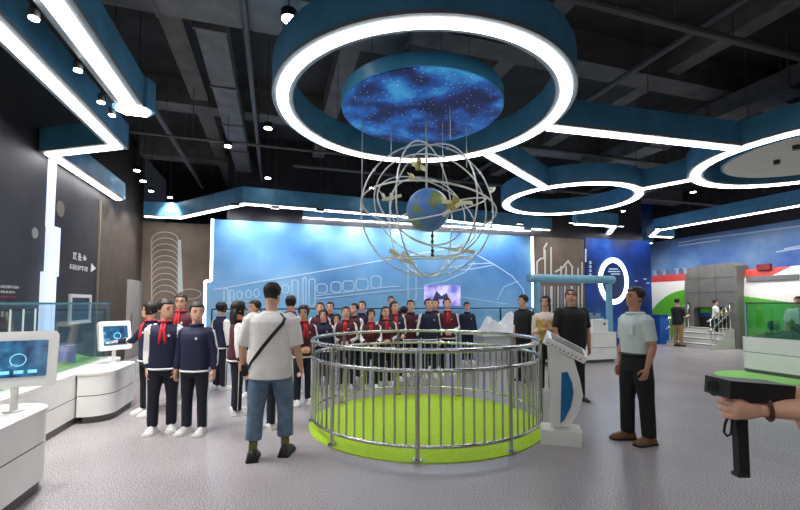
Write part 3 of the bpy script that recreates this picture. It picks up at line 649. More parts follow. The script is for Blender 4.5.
k = MB(); k.add([hv(hd[0], -.15), hv(hd[3], -.15), hv(hd[3], .15), hv(hd[0], .15), hv(hd[1], -.15, DH), hv(hd[2], -.15, DH), hv(hd[2], .15), hv(hd[1], .15)], [(0, 3, 2, 1), (4, 5, 6, 7), (0, 1, 5, 4), (1, 2, 6, 5), (2, 3, 7, 6), (3, 0, 4, 7)]); shade_auto(k.build('head', WHITE, kio))
n = (Vector((hd[2][0], 0, hd[2][1])) - Vector((hd[1][0], 0, hd[1][1]))); t = n.normalized(); up = Vector((-t.z, 0, t.x))
q0 = hd[1]; q1 = hd[2]; L4 = lambda f, g: hv(q0, -.15, DH).lerp(hv(q1, -.15, DH), f).lerp(hv(q0, .15).lerp(hv(q1, .15), f), g)
k = MB(); c4 = [L4(.1, .1), L4(.9, .1), L4(.9, .85), L4(.1, .85)]; nn = (c4[1] - c4[0]).cross(c4[3] - c4[0]).normalized()
k.add([c + nn * .006 for c in c4] + c4, [(0, 1, 2, 3), (0, 4, 5, 1), (1, 5, 6, 2), (2, 6, 7, 3), (3, 7, 4, 0)])
k.build('black_screen', BLACK, kio)
for i in range(9):
    k = MB(); f = (i + .8) / 10; b0 = Vector((hd[0][0], 0, hd[0][1])); b1 = Vector((hd[3][0], 0, hd[3][1])); c = b0.lerp(b1, f) + up * .03
    k.box((c.x, -.153, c.z), (.016, .006, .02), M=rot(0, 28, 0)); k.build('vent_slot', mat('slot_grey', (150, 150, 150), .5), kio)

# ---------------------------------------------------------------- exhibit stand under the brown wall
SB = 9.0
sL, sR = at_z(533, 362, 0), at_z(621, 362, 0); syaw = TH; sc_ = (sL + sR) / 2
ga, gb = ab(at_z(618, 362, 0)); ga0 = ga - 2.5
st = counter(rrect(ga0, ga, gb, gb + .8, .06), .80, 'white exhibit counter below the pale blue gate frame', split=.4)
gf = empty('gate_frame', RM(ga0, gb + .25, .80), TH, 'pale blue gate frame standing on the white exhibit counter', 'frame')
zb = at_b(570, 279, gb + .25).z - .8; L = ga - ga0; xR = ab(at_b(609, 300, gb + .25))[0] - ga0; xL = ab(at_b(537, 300, gb + .25))[0] - ga0
xa, xb = ab(at_b(528, 279, gb + .25))[0] - ga0, ab(at_b(613, 279, gb + .25))[0] - ga0
k = MB(); k.tube([(xa, 0, zb), (xb, 0, zb)], .11, 14); shade_auto(k.build('beam', PALEB, gf))
for x in (max(xL, .06), xR): k = MB(); k.box((x, 0, zb / 2), (.12, .12, zb)); k.build('post', PALEB, gf)
k = MB(); k.box((.5 * (xL + xR), .2, .38), (xR - xL, .012, .75)); k.build('glass_pane', GLASS, gf)
bx = empty('carton', RM(ab(at_b(594, 330, gb + .3))[0], gb + .2, .80), TH, 'small white carton with a dark dot on the exhibit counter', 'box')
k = MB(); k.box((0, 0, .16), (.48, .3, .32)); k.build('box_body', WHITEM, bx); k = MB(); k.box((.12, -.152, .22), (.06, .006, .06)); k.build('label_mark', GAP, bx); k = MB(); k.box((0, 0, .325), (.5, .32, .02)); k.build('lid', WHITEM, bx)
for i in range(7):
    o = empty('city_model', RM(ab(at_b(588, 320, gb + .5))[0] - .25 + i * .13, gb + .55, .80), TH, 'small grey white model tower on the exhibit counter', 'model', 'model towers on the exhibit counter')
    h = .35 + .25 * random.random(); k = MB(); k.box((0, 0, h / 2), (.08, .08, h)); k.build('tower_block', mat('model_grey', (180, 190, 205), .5), o); k = MB(); k.tube([(0, 0, h), (0, 0, h + .1)], .008, 5); k.build('tower_spire', STEEL, o)

# ---------------------------------------------------------------- low glass barrier and white mountain model before the mural
gbar = empty('glass_barrier', RM(0, 11.35), TH, 'low glass barrier with thin dark top rail in front of the blue mural', 'barrier')
aa, bb = ab(at_b(212, 310, 11.35))[0], ab(at_b(533, 310, 11.35))[0]; zt = at_b(400, 308.5, 11.35).z
k = MB(); k.tube([(aa, 0, zt), (bb, 0, zt)], .02, 8); k.build('top_rail', mat('rail_dark', (70, 74, 78), .35, metal=.6), gbar)
nb = 8
for i in range(nb + 1):
    x = aa + (bb - aa) * i / nb; k = MB(); k.box((x, 0, zt / 2), (.035, .05, zt)); k.build('post', MATS['rail_dark'], gbar)
    if i < nb: k = MB(); k.box((x + (bb - aa) / nb / 2, 0, zt / 2), ((bb - aa) / nb - .06, .012, zt - .16)); k.build('glass_pane', GLASS, gbar)
mA, mB_ = ab(at_b(476, 330, 11.0))[0], ab(at_b(520, 330, 11.0))[0]
tb = empty('model_table', RM((mA + mB_) / 2, 10.6), TH, 'low white table carrying the white mountain model before the mural', 'table'); W = mB_ - mA + .5
k = MB(); k.prism(rrect(-W / 2, W / 2, -.45, .45, .05), .66, .74); shade_auto(k.build('tabletop', WHITE, tb)); k = MB(); k.prism(rrect(-W / 2 + .08, W / 2 - .08, -.38, .38, .05), 0, .66); shade_auto(k.build('body', mat('table_grey', (190, 192, 188), .5), tb))
mm = MB(); N, Mx = 30, 12; r = random.Random(11); Wm = W - .3
for i in range(N + 1):
    for j in range(Mx + 1):
        x = i / N; y = j / Mx; e = min(1, min(x, 1 - x) * 6) * min(1, min(y, 1 - y) * 5)
        hgt = .30 * math.exp(-((x - .22) / .12) ** 2) + .44 * math.exp(-((x - .62) / .16) ** 2) + .14
        mm.v.append((-Wm / 2 + Wm * x, -.36 + .72 * y, .74 + e * hgt * (.75 + .25 * math.sin(9 * y + 4 * x)) + e * .03 * r.random()))
for i in range(N):
    for j in range(Mx): q = i * (Mx + 1) + j; mm.f.append((q, q + Mx + 1, q + Mx + 2, q + 1)); mm.m.append(0)
mo = mm.build('mountain_model', WHITEM, None, loc=RM((mA + mB_) / 2, 10.6), rz=TH); tag(mo, 'white snowy mountain model on the low table before the mural', 'model')

# ---------------------------------------------------------------- train front with grey doorway hood and steps on the right side
AT = 15.6
tr_ = empty('train_mockup', RM(AT, 0), TH, 'white train side with red roof stripe and green swoosh along the wall', 'train model')
bT0, bT1 = 14.7, 5.2
def prof(zf):    # curved flank: x offset as it rises
    return .0 if zf < .55 else .14 * ((zf - .55) / .45) ** 2.0
zTop = 2.75
B_RED = ab(at_a(789, 262, AT))[1]; Nb, Nz = 200, 110; tv = MB()
def paint(b, z):
    p = RM(AT, b, z); d = p.y * math.cos(PITCH) + (p.z - CAMZ) * math.sin(PITCH)
    if z > zTop * .90 and b > B_RED + max(0, (zTop - z)) * 2: return 2
    if b > 12.3:
        return 1 if z < 2.1 - 1.7 * ((b - 12.3) / 2.2) ** 2 else 0
    if b < 11.0: return 1 if z < 1.95 - .16 * (11 - b) else 0
    return 1 if z < 2.1 else 0
for i in range(Nb + 1):
    for j in range(Nz + 1):
        zf = j / Nz; tv.v.append((prof(zf), bT1 + (bT0 - bT1) * i / Nb, zTop * zf))
for i in range(Nb):
    for j in range(Nz):
        q = i * (Nz + 1) + j; tv.f.append((q, q + 1, q + Nz + 2, q + Nz + 1))
        tv.m.append(paint(bT1 + (bT0 - bT1) * (i + .5) / Nb, zTop * (j + .5) / Nz))
shade_auto(tv.build('flank', [mat('livery_white', (236, 230, 222), .35), BRIGHTG, RED], tr_), 1.0)
k = MB(); k.box((.62, (bT0 + B_RED) / 2, zTop - .04), (.9, bT0 - B_RED, .1)); k.build('roof', RED, tr_); k = MB(); k.box((.62, (B_RED + bT1) / 2, zTop - .04), (.9, B_RED - bT1, .1)); k.build('nose_roof', MATS['livery_white'], tr_); k = MB(); k.box((.85, (bT0 + bT1) / 2, zTop / 2 - .1), (.5, bT0 - bT1, zTop - .2)); k.build('body_core', MATS['livery_white'], tr_)
k = MB(); pb0, pb1 = ab(at_a(746, 279, AT))[1], ab(at_a(798, 277, AT))[1]; zz = at_a(770, 278, AT).z
k.box((.06, (pb0 + pb1) / 2, zz), (.12, abs(pb0 - pb1), .16)); k.build('window_strip', mat('window_smoke', (110, 112, 110), .2), tr_)
k = MB(); pb = at_a(762, 267, AT); k.box((.10, ab(pb)[1], pb.z), (.1, .4, .2)); k.build('roof_hatch', mat('hatch_red', (130, 40, 36), .4), tr_)
for u, v in ((656, 267), (665, 266), (678, 262), (686, 261), (715, 262)):
    pb = at_a(u, v, AT + .7); k = MB(); k.box((.7, ab(pb)[1], zTop + .10), (.12, .12, .28)); k.box((.7, ab(pb)[1], zTop + .26), (.2, .2, .05)); k.build('roof_fitting', mat('fitting_pale', (170, 190, 205), .4), tr_)
# hood
hb0, hb1 = ab(at_a(686, 330, AT - .3))[1], ab(at_a(739, 330, AT - .3))[1]; hb0, hb1 = max(hb0, hb1), min(hb0, hb1)
hz = at_a(712, 264, AT - .3).z; oz = at_a(712, 307, AT - .3).z
hd_ = empty('doorway_hood', RM(AT + .05, (hb0 + hb1) / 2), TH, 'grey curved metal hood around the train doorway above the steps', 'doorway')
W = hb0 - hb1; ow = W * .33
def arch(y0, y1, z0, z1, r): return [(y0, z0), (y1, z0), (y1, z1)] + [(y0 + r - r * math.sin(t), z1 - r + r * math.cos(t)) for t in [PI / 2 * i / 8 for i in range(9)]] if False else None
outer = [(-W / 2, 0), (-W / 2, hz - .25), (-W / 2 + .06, hz - .1), (-W / 2 + .2, hz), (W / 2 - .5, hz - .02), (W / 2 - .2, hz - .12), (W / 2 - .05, hz - .35), (W / 2, hz - .8), (W / 2, 0), (ow, 0), (ow, oz - .1), (ow - .1, oz), (-ow + .1, oz), (-ow, oz - .1), (-ow, 0)]
k = MB(); k.prism(outer, -.35, .3, axis='x'); shade_auto(k.build('hood_shell', GREYHOOD, hd_), .5)
for f in (-.12, .2): k = MB(); k.box((-.352, f * W, (oz + hz) / 2), (.01, .03, hz - oz - .05)); k.build('panel_seam', mat('seam_grey', (92, 90, 86), .5), hd_)
for f in (.35, .68): k = MB(); k.box((-.352, 0, oz + (hz - oz) * f), (.01, W * .9, .02)); k.build('panel_seam', MATS['seam_grey'], hd_)
k = MB(); k.box((-.03, 0, oz / 2), (.04, 2 * ow, oz)); k.build('dark_interior', mat('interior_dark', (62, 52, 50), .6), hd_)
k = MB(); k.box((-.07, .1, oz - .3), (.05, 2 * ow - .1, .14)); k.build('blue_stripe', mat('stripe_blue', (30, 70, 150), .4), hd_); k = MB(); k.box((-.08, -.35, oz - .22), (.05, ow * .8, .16)); k.build('yellow_panel', mat('panel_yellow', (195, 185, 60), .5), hd_); k = MB(); k.box((-.075, .35, oz - .12), (.05, ow * .6, .2)); k.build('green_panel', BRIGHTG, hd_)
# steps
sp = empty('entrance_steps', RM(AT - .31, (hb0 + hb1) / 2), TH, 'short flight of pale steps leading up to the train doorway', 'steps')
for i in range(4):
    k = MB(); x0 = -1.15 + i * .29; k.box(((x0) / 2, 0, .17 * (i + .5)), (-x0, W * .86, .165)); k.build('step', mat('step_pale', (196, 196, 190), .5), sp)
    k = MB(); k.box((x0 + .01, 0, .17 * (i + 1) - .02), (.03, W * .86 + .004, .03)); k.build('nosing', mat('nosing_grey', (120, 120, 116), .5), sp)
for s in (-1, 1):
    o = empty('stair_handrail', RM(AT - .31, (hb0 + hb1) / 2 + s * W * .40), TH, ('steel handrail of the steps, on the tank side' if s < 0 else 'steel handrail of the steps, on the blue box side'), 'handrail')
    for zz in (.95, .62): k = MB(); k.tube([(-1.2, 0, zz), (-.95, 0, zz + .08), (-.12, 0, .62 + zz), (0, 0, .62 + zz)], .025, 8); k.build('rail', STEEL, o, smooth=True)
    for i in range(6):
        x = -1.05 + i * .19; k = MB(); k.tube([(x, 0, .17 * max(1, min(4, int((x + 1.15) / .29) + 1))), (x, 0, .95 + .62 * (x + 1.1) / 1.0)], .016 if i not in (0, 5) else .022, 6); k.build('baluster', STEEL, o, smooth=True)
bb_ = at_a(660, 330, 14.4); bb_.z = 0; bo = empty('blue_bin', bb_, TH, 'tall blue box with white edge beside the deep blue wall', 'box')
k = MB(); k.box((0, 0, .55), (.45, .4, 1.1)); k.build('box_body', mat('box_blue', (34, 92, 180), .4), bo); k = MB(); k.box((.225, -.2, .55), (.03, .03, 1.1)); k.build('white_edge', WHITEM, bo); k = MB(); k.box((0, 0, 1.11), (.48, .43, .03)); k.build('lid', mat('box_navy', (20, 50, 110), .4), bo)

# ---------------------------------------------------------------- glass tank counter on the right
pc = at_z(738, 371, 0); ca, cb = ab(pc)
counter(rrect(ca, ca + 2.0, cb - 6.0, cb, .28, which=(0, 1, 0, 0)), .80, 'white rounded counter carrying the green glass tank', split=.47)
tk = empty('glass_tank', RM(ca, cb, .80), TH, 'glass tank with a green planted landscape on the white counter', 'display case')
HT = .78
k = MB(); k.box((.12, -3.0, HT / 2), (.014, 5.7, HT)); k.build('glass_pane', GLASSG, tk); k = MB(); k.box((1.0, -.14, HT / 2), (1.76, .014, HT)); k.build('glass_pane', GLASSG, tk); k = MB(); k.box((1.88, -3.0, HT / 2), (.014, 5.7, HT)); k.build('glass_pane', GLASSG, tk)
k = MB(); k.box((.12, -3.0, HT), (.03, 5.74, .03)); k.box((1.0, -.14, HT), (1.79, .03, .03)); k.build('top_frame', mat('frame_dark', (45, 55, 60), .35), tk)
k = MB(); k.box((.12, -.14, HT / 2), (.035, .035, HT)); k.build('corner_post', mat('corner_teal', (120, 160, 165), .2), tk)
k = MB(); N = 30
for i in range(N + 1):
    for j in range(9):
        e = min(1, min(i, N - i, j, 8 - j) / 1.5); k.v.append((.16 + 1.68 * j / 8, -.2 - 5.5 * i / N, .005 + e * (.07 + .10 * abs(math.sin(i * 1.1 + j * .6)) + .02 * random.random())))
for i in range(N):
    for j in range(8): q = i * 9 + j; k.f.append((q, q + 9, q + 10, q + 1)); k.m.append(0)
lb_ = k.build('planted_ground', mat('dark_moss', (66, 92, 62), .9, noise=.5, nscale=9), tk)
for i in range(26):
    k = MB(); x, y = .25 + 1.3 * random.random(), -.3 - 4.2 * random.random(); h = .12 + .16 * random.random(); k.tube([(x, y, .05), (x, y, .1 + h * .5)], .01, 5); k.ball((x, y, .12 + h * .6), (.07, .07, h * .5), 8, 6)
    k.build('model_tree', (GRASS, mat('leaf_dark', (48, 78, 48), .9))[i % 2], lb_)
k = MB(); k.box((1.84, -3.0, .4), (.02, 5.6, .7)); k.build('green_backdrop', mat('backdrop_green', (122, 176, 112), .6, noise=.25, nscale=4), tk)
gm2 = MB(); gm2.cyl((0, 0, 0), .85, .012, 64); p = RM(ca - .35, cb - .75); o = gm2.build('green_floor_disc', mat('pale_green_mat', (140, 205, 110), .8, noise=.08, nscale=20), None, loc=(p.x, p.y, 0)); tag(o, 'round pale green disc on the floor at the foot of the tank counter', 'mat')
# ---------------------------------------------------------------- people
SKIN = mat('skin', (224, 172, 146), .5, noise=.05, nscale=12); SKIN2 = mat('skin_tan', (200, 146, 118), .5, noise=.05, nscale=12)
HAIR = mat('black_hair', (24, 20, 20), .62, noise=.3, nscale=30); HAIRB = mat('brown_hair', (46, 34, 30), .45, noise=.3, nscale=30)
EYEM = mat('eye_dark', (28, 22, 22), .2); LIPM = mat('lips', (182, 96, 90), .5)
NAVY = mat('navy_cloth', (26, 30, 62), .8, noise=.2, nscale=20); MAROON = mat('maroon_cloth', (78, 26, 40), .8, noise=.2, nscale=20)
DNAVY = mat('dark_navy_trousers', (22, 24, 40), .8, noise=.2, nscale=16); CLW = mat('white_cloth', (232, 230, 228), .8, noise=.05, nscale=14)
SCARF = mat('red_scarf', (205, 30, 44), .7); BLKC = mat('black_cloth', (24, 26, 28), .8, noise=.2, nscale=16); DGREEN = mat('dark_green_cloth', (28, 46, 44), .8, noise=.15)
JEANS = mat('blue_jeans', (96, 118, 142), .8, noise=.28, nscale=9); KHAKI = mat('khaki_cloth', (150, 122, 84), .8, noise=.1); PALES = mat('pale_green_shirt', (216, 228, 226), .75, noise=.05, nscale=9)
YELLOW = mat('mustard_cloth', (196, 164, 76), .8, noise=.15); PINK = mat('blush_cloth', (236, 214, 206), .8); SHOEW = mat('white_shoe', (225, 225, 225), .5); SHOEB = mat('dark_shoe', (34, 34, 30), .5); SHOET = mat('brown_shoe', (120, 82, 52), .45); SOLE = mat('pale_sole', (215, 212, 205), .6); SOLEB = mat('black_sole', (20, 20, 20), .6)

def evalmesh(mb, voxel, smooth=2, dec=None):
    me = mb.mesh('tmp'); o = bpy.data.objects.new('tmp', me); COL.objects.link(o)
    r = o.modifiers.new('r', 'REMESH'); r.mode = 'VOXEL'; r.voxel_size = voxel
    if smooth: s = o.modifiers.new('s', 'SMOOTH'); s.factor = .5; s.iterations = smooth
    if dec: d = o.modifiers.new('d', 'DECIMATE'); d.ratio = dec
    dg = bpy.context.evaluated_depsgraph_get(); out = bpy.data.meshes.new_from_object(o.evaluated_get(dg))
    bpy.data.objects.remove(o); bpy.data.meshes.remove(me); out.shade_smooth(); return out
def capsule(mb, pts, rs, n=12):
    # tapered limb with rounded ends
    pts = [Vector(p) for p in pts]; d0 = (pts[0] - pts[1]).normalized(); d1 = (pts[-1] - pts[-2]).normalized()
    P = [pts[0] + d0 * rs[0] * .8, pts[0] + d0 * rs[0] * .5] + pts + [pts[-1] + d1 * rs[-1] * .5, pts[-1] + d1 * rs[-1] * .8]
    R = [rs[0] * .45, rs[0] * .85] + list(rs) + [rs[-1] * .85, rs[-1] * .45]
    mb.tube(P, R, n)
def sring(c, hw, hd, n=22, e=.85):
    out = []
    for k in range(n):
        t = 2 * PI * k / n; ct, st = math.cos(t), math.sin(t)
        out.append(Vector(c) + Vector((hw * math.copysign(abs(ct) ** e, ct), hd * math.copysign(abs(st) ** e, st), 0)))
    return out
HEADR = [(-.50, .09, .33, -.12), (-.47, .15, .39, -.02), (-.38, .23, .425, .10), (-.24, .285, .43, .24), (-.08, .315, .425, .36), (.08, .33, .42, .42), (.22, .33, .405, .44), (.34, .295, .35, .40), (.43, .22, .25, .31), (.485, .12, .13, .19), (.50, .04, .04, .08)]
def headpt(t, z, grow=0.0):
    for i in range(len(HEADR) - 1):
        if HEADR[i][0] <= z <= HEADR[i + 1][0]: break
    a, b = HEADR[i], HEADR[i + 1]; f = (z - a[0]) / (b[0] - a[0]); w, fr, bk = (a[q] + (b[q] - a[q]) * f for q in (1, 2, 3))
    cy = (bk - fr) / 2; hd = (bk + fr) / 2; ct, st = math.cos(t), math.sin(t)
    v = Vector(((w + grow) * ct, cy + (hd + grow) * st, z)); return v
def sstep(x): x = max(0, min(1, x)); return x * x * (3 - 2 * x)
def hair_mesh(style, X):
    # X maps unit head space to person space
    nz, nt = 26, 32; rings = []
    for i in range(nz + 1):
        z = -.46 + .96 * i / nz; ring = []
        for k in range(nt):
            t = 2 * PI * k / nt; fy = -math.sin(t)          # fy = 1 at the face
            if style == 'long': line = .30 if fy > .72 else (-.42 if fy < .35 else -.42 + .72 * (fy - .35) / .37)
            elif style == 'bob': line = .26 if fy > .75 else (-.30 if fy < .4 else -.30 + .56 * (fy - .4) / .35)
            else: line = .27 if fy > .55 else (-.26 + .0 if fy < -.3 else -.26 + .53 * (fy + .3) / .85)
            h = sstep((z - line) / .10 + .5); g = -.035 + h * (.035 + (.075 if style != 'short' else .055) * sstep((z + .5) * 1.6)) + h * .012 * math.sin(7 * t + 9 * z)
            p = headpt(t, max(-.5, min(.499, z)), g)
            if z > .38: p.z += h * .055 * sstep((z - .38) / .1)
            ring.append(X @ p)
        rings.append(ring)
    mb = MB(); mb.loft(rings)
    if style == 'long':
        c0 = [(0, .22, .15), (0, .33, -.15), (0, .36, -.5), (0, .34, -.85), (0, .30, -1.15)]; R = [(.28, .2), (.36, .16), (.37, .13), (.33, .11), (.2, .06)]
        mb.loft([[X @ (Vector(c) + Vector((r[0] * math.cos(2 * PI * k / 16), r[1] * math.sin(2 * PI * k / 16), 0))) for k in range(16)] for c, r in zip(c0, R)][::-1])
    if style == 'tail':
        mb.tube([X @ Vector(p) for p in ((0, .40, .12), (0, .56, .08), (0, .62, -.2), (0, .56, -.55))], [X.to_scale()[0] * q for q in (.07, .12, .11, .03)], 10)
    return mb
def hand(mb, w, d, nrm, thumb, L, curl=.35, spread=1.0):
    d = d.normalized(); nrm = (nrm - d * nrm.dot(d)).normalized(); th = d.cross(nrm)
    if th.dot(thumb) < 0: th = -th
    rings = []
    for f, hw, ht in ((-.08, .13, .10), (.0, .14, .10), (.15, .19, .105), (.32, .215, .10), (.48, .21, .085), (.54, .17, .06)):
        c = w + d * (f * L); rings.append([c + th * (hw * L * math.cos(2 * PI * k / 12)) + nrm * (ht * L * math.sin(2 * PI * k / 12)) for k in range(12)])
    if (d.dot(th.cross(nrm))) < 0: rings = [r[::-1] for r in rings]
    mb.loft(rings)
    for off, ln, ex in ((.165, .42, .9), (.055, .47, 1.0), (-.055, .44, 1.05), (-.16, .35, 1.15)):
        p = w + d * (.47 * L) + th * (off * 1.1 * L); pts = [p]; ang = curl * .7 * ex
        for q, s in enumerate((.42, .32, .26)):
            dd = (d * math.cos(ang) + nrm * math.sin(ang) + th * (off * .25 * spread)).normalized(); p = p + dd * (ln * s * L); pts.append(p); ang += curl * 1.25
        capsule(mb, pts, [.052 * L, .05 * L, .046 * L, .04 * L], 8)
    p = w + d * (.14 * L) + th * (.12 * L); p1 = p + (d * .55 + th * .75 + nrm * .25).normalized() * (.22 * L); p2 = p1 + (d * .85 + th * .35 + nrm * .35).normalized() * (.18 * L); p3 = p2 + (d * .95 + th * .05 + nrm * .4).normalized() * (.14 * L)
    capsule(mb, [p, p1, p2, p3], [.075 * L, .06 * L, .052 * L, .042 * L], 8)
def V(*a): return Vector(a)
TORSO = [(-.06, .070, .056, 0), (-.02, .088, .066, .004), (.03, .090, .066, .004), (.08, .080, .058, 0), (.12, .074, .054, -.002), (.18, .082, .060, -.004), (.23, .090, .064, -.004), (.27, .094, .060, 0), (.30, .080, .048, .004), (.32, .050, .038, .006)]
def build_person(s):
    """s: dict h, head, wide, lean, arms, legs, yaw/pitch of the head, clothes -> list of (name, mesh, parent index)"""
    h = s.get('h', 1.6); hk = s.get('head', 1.0); W = s.get('wide', 1.0); B = h * (1 - (hk - 1) * .13); vox = s.get('vox', .009); vc = max(.009, s.get('vox', .009)) * 1.35
    lean = s.get('lean', (0, 0)); out = []
    legs = s.get('legs', {}); thL, shL, an = .245 * B, .235 * B, .045 * B
    hip, knee, ank = {}, {}, {}
    hz = .525 * B
    for sd in (-1, 1):
        td, sdn = legs.get(sd, ((sd * .035, 0, -1), (sd * .01, .02, -1)))
        hip[sd] = V(sd * .052 * B * W, 0, 0); knee[sd] = hip[sd] + V(*td).normalized() * thL; ank[sd] = knee[sd] + V(*sdn).normalized() * shL
    low = min(ank[-1].z, ank[1].z); hz = an - low
    for dct in (hip, knee, ank):
        for sd in (-1, 1): dct[sd] = dct[sd] + V(0, 0, hz)
    sp = V(lean[0], lean[1], 1).normalized()
    C = lambda t, dy=0.0: V(0, dy * B, hz) + sp * (t * B)
    sh = {sd: C(.282) + V(sd * .103 * B * W, .004 * B, 0) for sd in (-1, 1)}
    arms = s.get('arms', {}); el, wr, fd = {}, {}, {}
    for sd in (-1, 1):
        a = arms.get(sd, ((sd * .24, .06, -1), (sd * .06, -.14, -1)))
        el[sd] = sh[sd] + V(*a[0]).normalized() * (.172 * B); wr[sd] = el[sd] + V(*a[1]).normalized() * (.142 * B); fd[sd] = V(*a[1]).normalized()
    # head frame
    hh = .132 * h * hk; nb = C(.335, .004); yaw, pit = s.get('yaw', 0), s.get('pitch', 0)
    Rm = Matrix.Rotation(math.radians(yaw), 4, 'Z') @ Matrix.Rotation(math.radians(pit), 4, 'X') @ Matrix.Rotation(math.radians(s.get('roll', 0)), 4, 'Y')
    hc = nb + V(0, -.004 * B, .02 * B) ; X = Matrix.Translation(hc) @ Rm @ Matrix.Translation(V(0, -.0 * hh, .60 * hh)) @ Matrix.Scale(hh, 4)
    # body
    mb = MB(); mb.loft([sring(C(t, dy), w * B * W * .96, d * B * W * .94) for t, w, d, dy in TORSO])
    capsule(mb, [C(.30, .006), C(.36, -.002), X @ V(0, .06, -.2)], [.036 * B, .033 * B, .034 * B])
    for sd in (-1, 1):
        capsule(mb, [sh[sd], sh[sd].lerp(el[sd], .5), el[sd], el[sd].lerp(wr[sd], .3), wr[sd]], [.030 * B, .027 * B, .022 * B, .024 * B, .0155 * B])
        capsule(mb, [hip[sd], hip[sd].lerp(knee[sd], .5), knee[sd], knee[sd].lerp(ank[sd], .3), ank[sd]], [.050 * B, .043 * B, .031 * B, .031 * B, .02 * B])
        mb.ball(ank[sd] + V(sd * .005, -.035 * B, -.022 * B), (.022 * B, .055 * B, .02 * B))
        a = arms.get(sd, ()); nrm = V(*a[2]) if len(a) > 2 else V(-sd, 0, 0); thumb = V(*a[3]) if len(a) > 3 else V(0, -1, 0); curl = a[4] if len(a) > 4 else .35; hd = V(*a[5]) if len(a) > 5 else fd[sd]
        hand(mb, wr[sd], hd, nrm, thumb, .106 * h, curl)
    mb.loft([[X @ headpt(2 * PI * k / 24, z) for k in range(24)] for z in (-.499, -.485, -.46, -.42, -.36, -.28, -.2, -.1, 0, .1, .2, .3, .38, .44, .48, .499)])
    mb.ball(X @ V(0, -.43, -.14), (.05 * hh, .06 * hh, .055 * hh), M=Rm.to_3x3()); mb.tube([X @ V(0, -.40, .06), X @ V(0, -.47, -.13)], [.03 * hh, .05 * hh], 8)
    for sd in (-1, 1):
        mb.ball(X @ V(sd * .335, .06, -.06), (.035 * hh, .075 * hh, .12 * hh), M=Rm.to_3x3())
        mb.ball(X @ V(sd * .14, -.385, .07), (.10 * hh, .035 * hh, .03 * hh), M=Rm.to_3x3())
    mb.ball(X @ V(0, -.41, -.31), (.10 * hh, .04 * hh, .05 * hh), M=Rm.to_3x3())
    me = evalmesh(mb, vox, s.get('sm', 1), s.get('dec', .45)); me.materials.append(s.get('skin', SKIN)); out.append(('person', me, None))
    def part(name, mesh, mats, parent=0):
        for m in (mats if isinstance(mats, (list, tuple)) else [mats]): mesh.materials.append(m)
        mesh.name = name; out.append((name, mesh, parent)); return len(out) - 1
    def solid(mb, smooth=True):
        me = mb.mesh('p')
        if smooth: me.shade_smooth()
        return me
    # face details
    for sd in (-1, 1):
        k = MB(); k.ball(X @ V(sd * .15, -.388, .0), (.062 * hh, .03 * hh, .026 * hh), 10, 6, M=Rm.to_3x3()); part('eye', solid(k), EYEM)
        k = MB(); k.tube([X @ V(sd * .07, -.425, .09), X @ V(sd * .16, -.415, .115), X @ V(sd * .235, -.36, .09)], [.016 * hh, .02 * hh, .012 * hh], 6); part('eyebrow', solid(k), s.get('hairm', HAIR))
    k = MB(); k.tube([X @ V(-.10, -.405, -.30), X @ V(0, -.45, -.295), X @ V(.10, -.405, -.30)], [.014 * hh, .024 * hh, .014 * hh], 6); part('mouth', solid(k), LIPM)
    part('hair', solid(hair_mesh(s.get('hair', 'short'), X)), s.get('hairm', HAIR))
    if s.get('glasses'):
        k = MB()
        for sd in (-1, 1):
            k.tube([X @ V(sd * .155 + .105 * math.cos(t), -.45, .0 + .08 * math.sin(t)) for t in [2 * PI * i / 16 for i in range(16)]], .012 * hh, 6, closed=True); k.tube([X @ V(sd * .26, -.45, .02), X @ V(sd * .345, -.3, .03), X @ V(sd * .35, .06, .02)], .010 * hh, 6)
        k.tube([X @ V(-.05, -.455, .01), X @ V(.05, -.455, .01)], .012 * hh, 6); part('glasses', solid(k), BLACK)
    # trousers
    tk = s.get('legs_cloth', DNAVY); lw = s.get('loose', 1.0); hem = s.get('hem', .02); k = MB()
    k.loft([sring(C(t, dy), w * B * W, d * B * W) for t, w, d, dy in ((-.075, .05, .05, 0), (-.055, .08, .070, .004), (-.01, .098, .078, .006), (.03, .099, .077, .005), (.075, .092, .070, .002))])
    for sd in (-1, 1):
        e = ank[sd].lerp(knee[sd], hem); rr = [.060 * B, .054 * B * lw, .042 * B * lw, .041 * B * lw, .039 * B * lw * s.get('flare', 1.0)]
        k.tube([hip[sd] + V(0, 0, .01), hip[sd].lerp(knee[sd], .5), knee[sd], knee[sd].lerp(e, .5), e], rr, 14)
    me = evalmesh(k, vc, 2, .4); tp = part('trousers', me, tk)
    if s.get('stripe'):
        for sd in (-1, 1):
            k = MB(); P = [hip[sd] + V(sd * .062 * B, 0, 0), hip[sd].lerp(knee[sd], .5) + V(sd * .052 * B, 0, 0), knee[sd] + V(sd * .042 * B, 0, 0), ank[sd].lerp(knee[sd], hem + .05) + V(sd * .038 * B, 0, 0)]; k.tube(P, .008 * B, 6, asp=.5); part('side_stripe', solid(k), CLW, tp)
    # top
    kind = s.get('top', 'jacket'); loose = {'jacket': 1.20, 'tee': 1.26, 'polo': 1.22, 'shirt': 1.12, 'blouse': 1.2}[kind]; hemt = s.get('top_hem', {'jacket': -.045, 'tee': -.055, 'polo': -.03, 'shirt': .05, 'blouse': .0}[kind])
    k = MB(); R0 = []
    for t, w, d, dy in TORSO:
        if t < hemt + .01: continue
        if t < .2: w = max(w, .088); d = max(d, .064)
        R0.append((t, w * loose, d * loose * 1.03, dy))
    R0 = [(hemt, R0[0][1] * 1.0, R0[0][2] * 1.0, R0[0][3])] + R0
    R0[-1] = (.318, .064, .048, .004); R0.append((.332, .046, .044, .004))
    k.loft([sring(C(t, dy), w * B * W, d * B * W) for t, w, d, dy in R0])
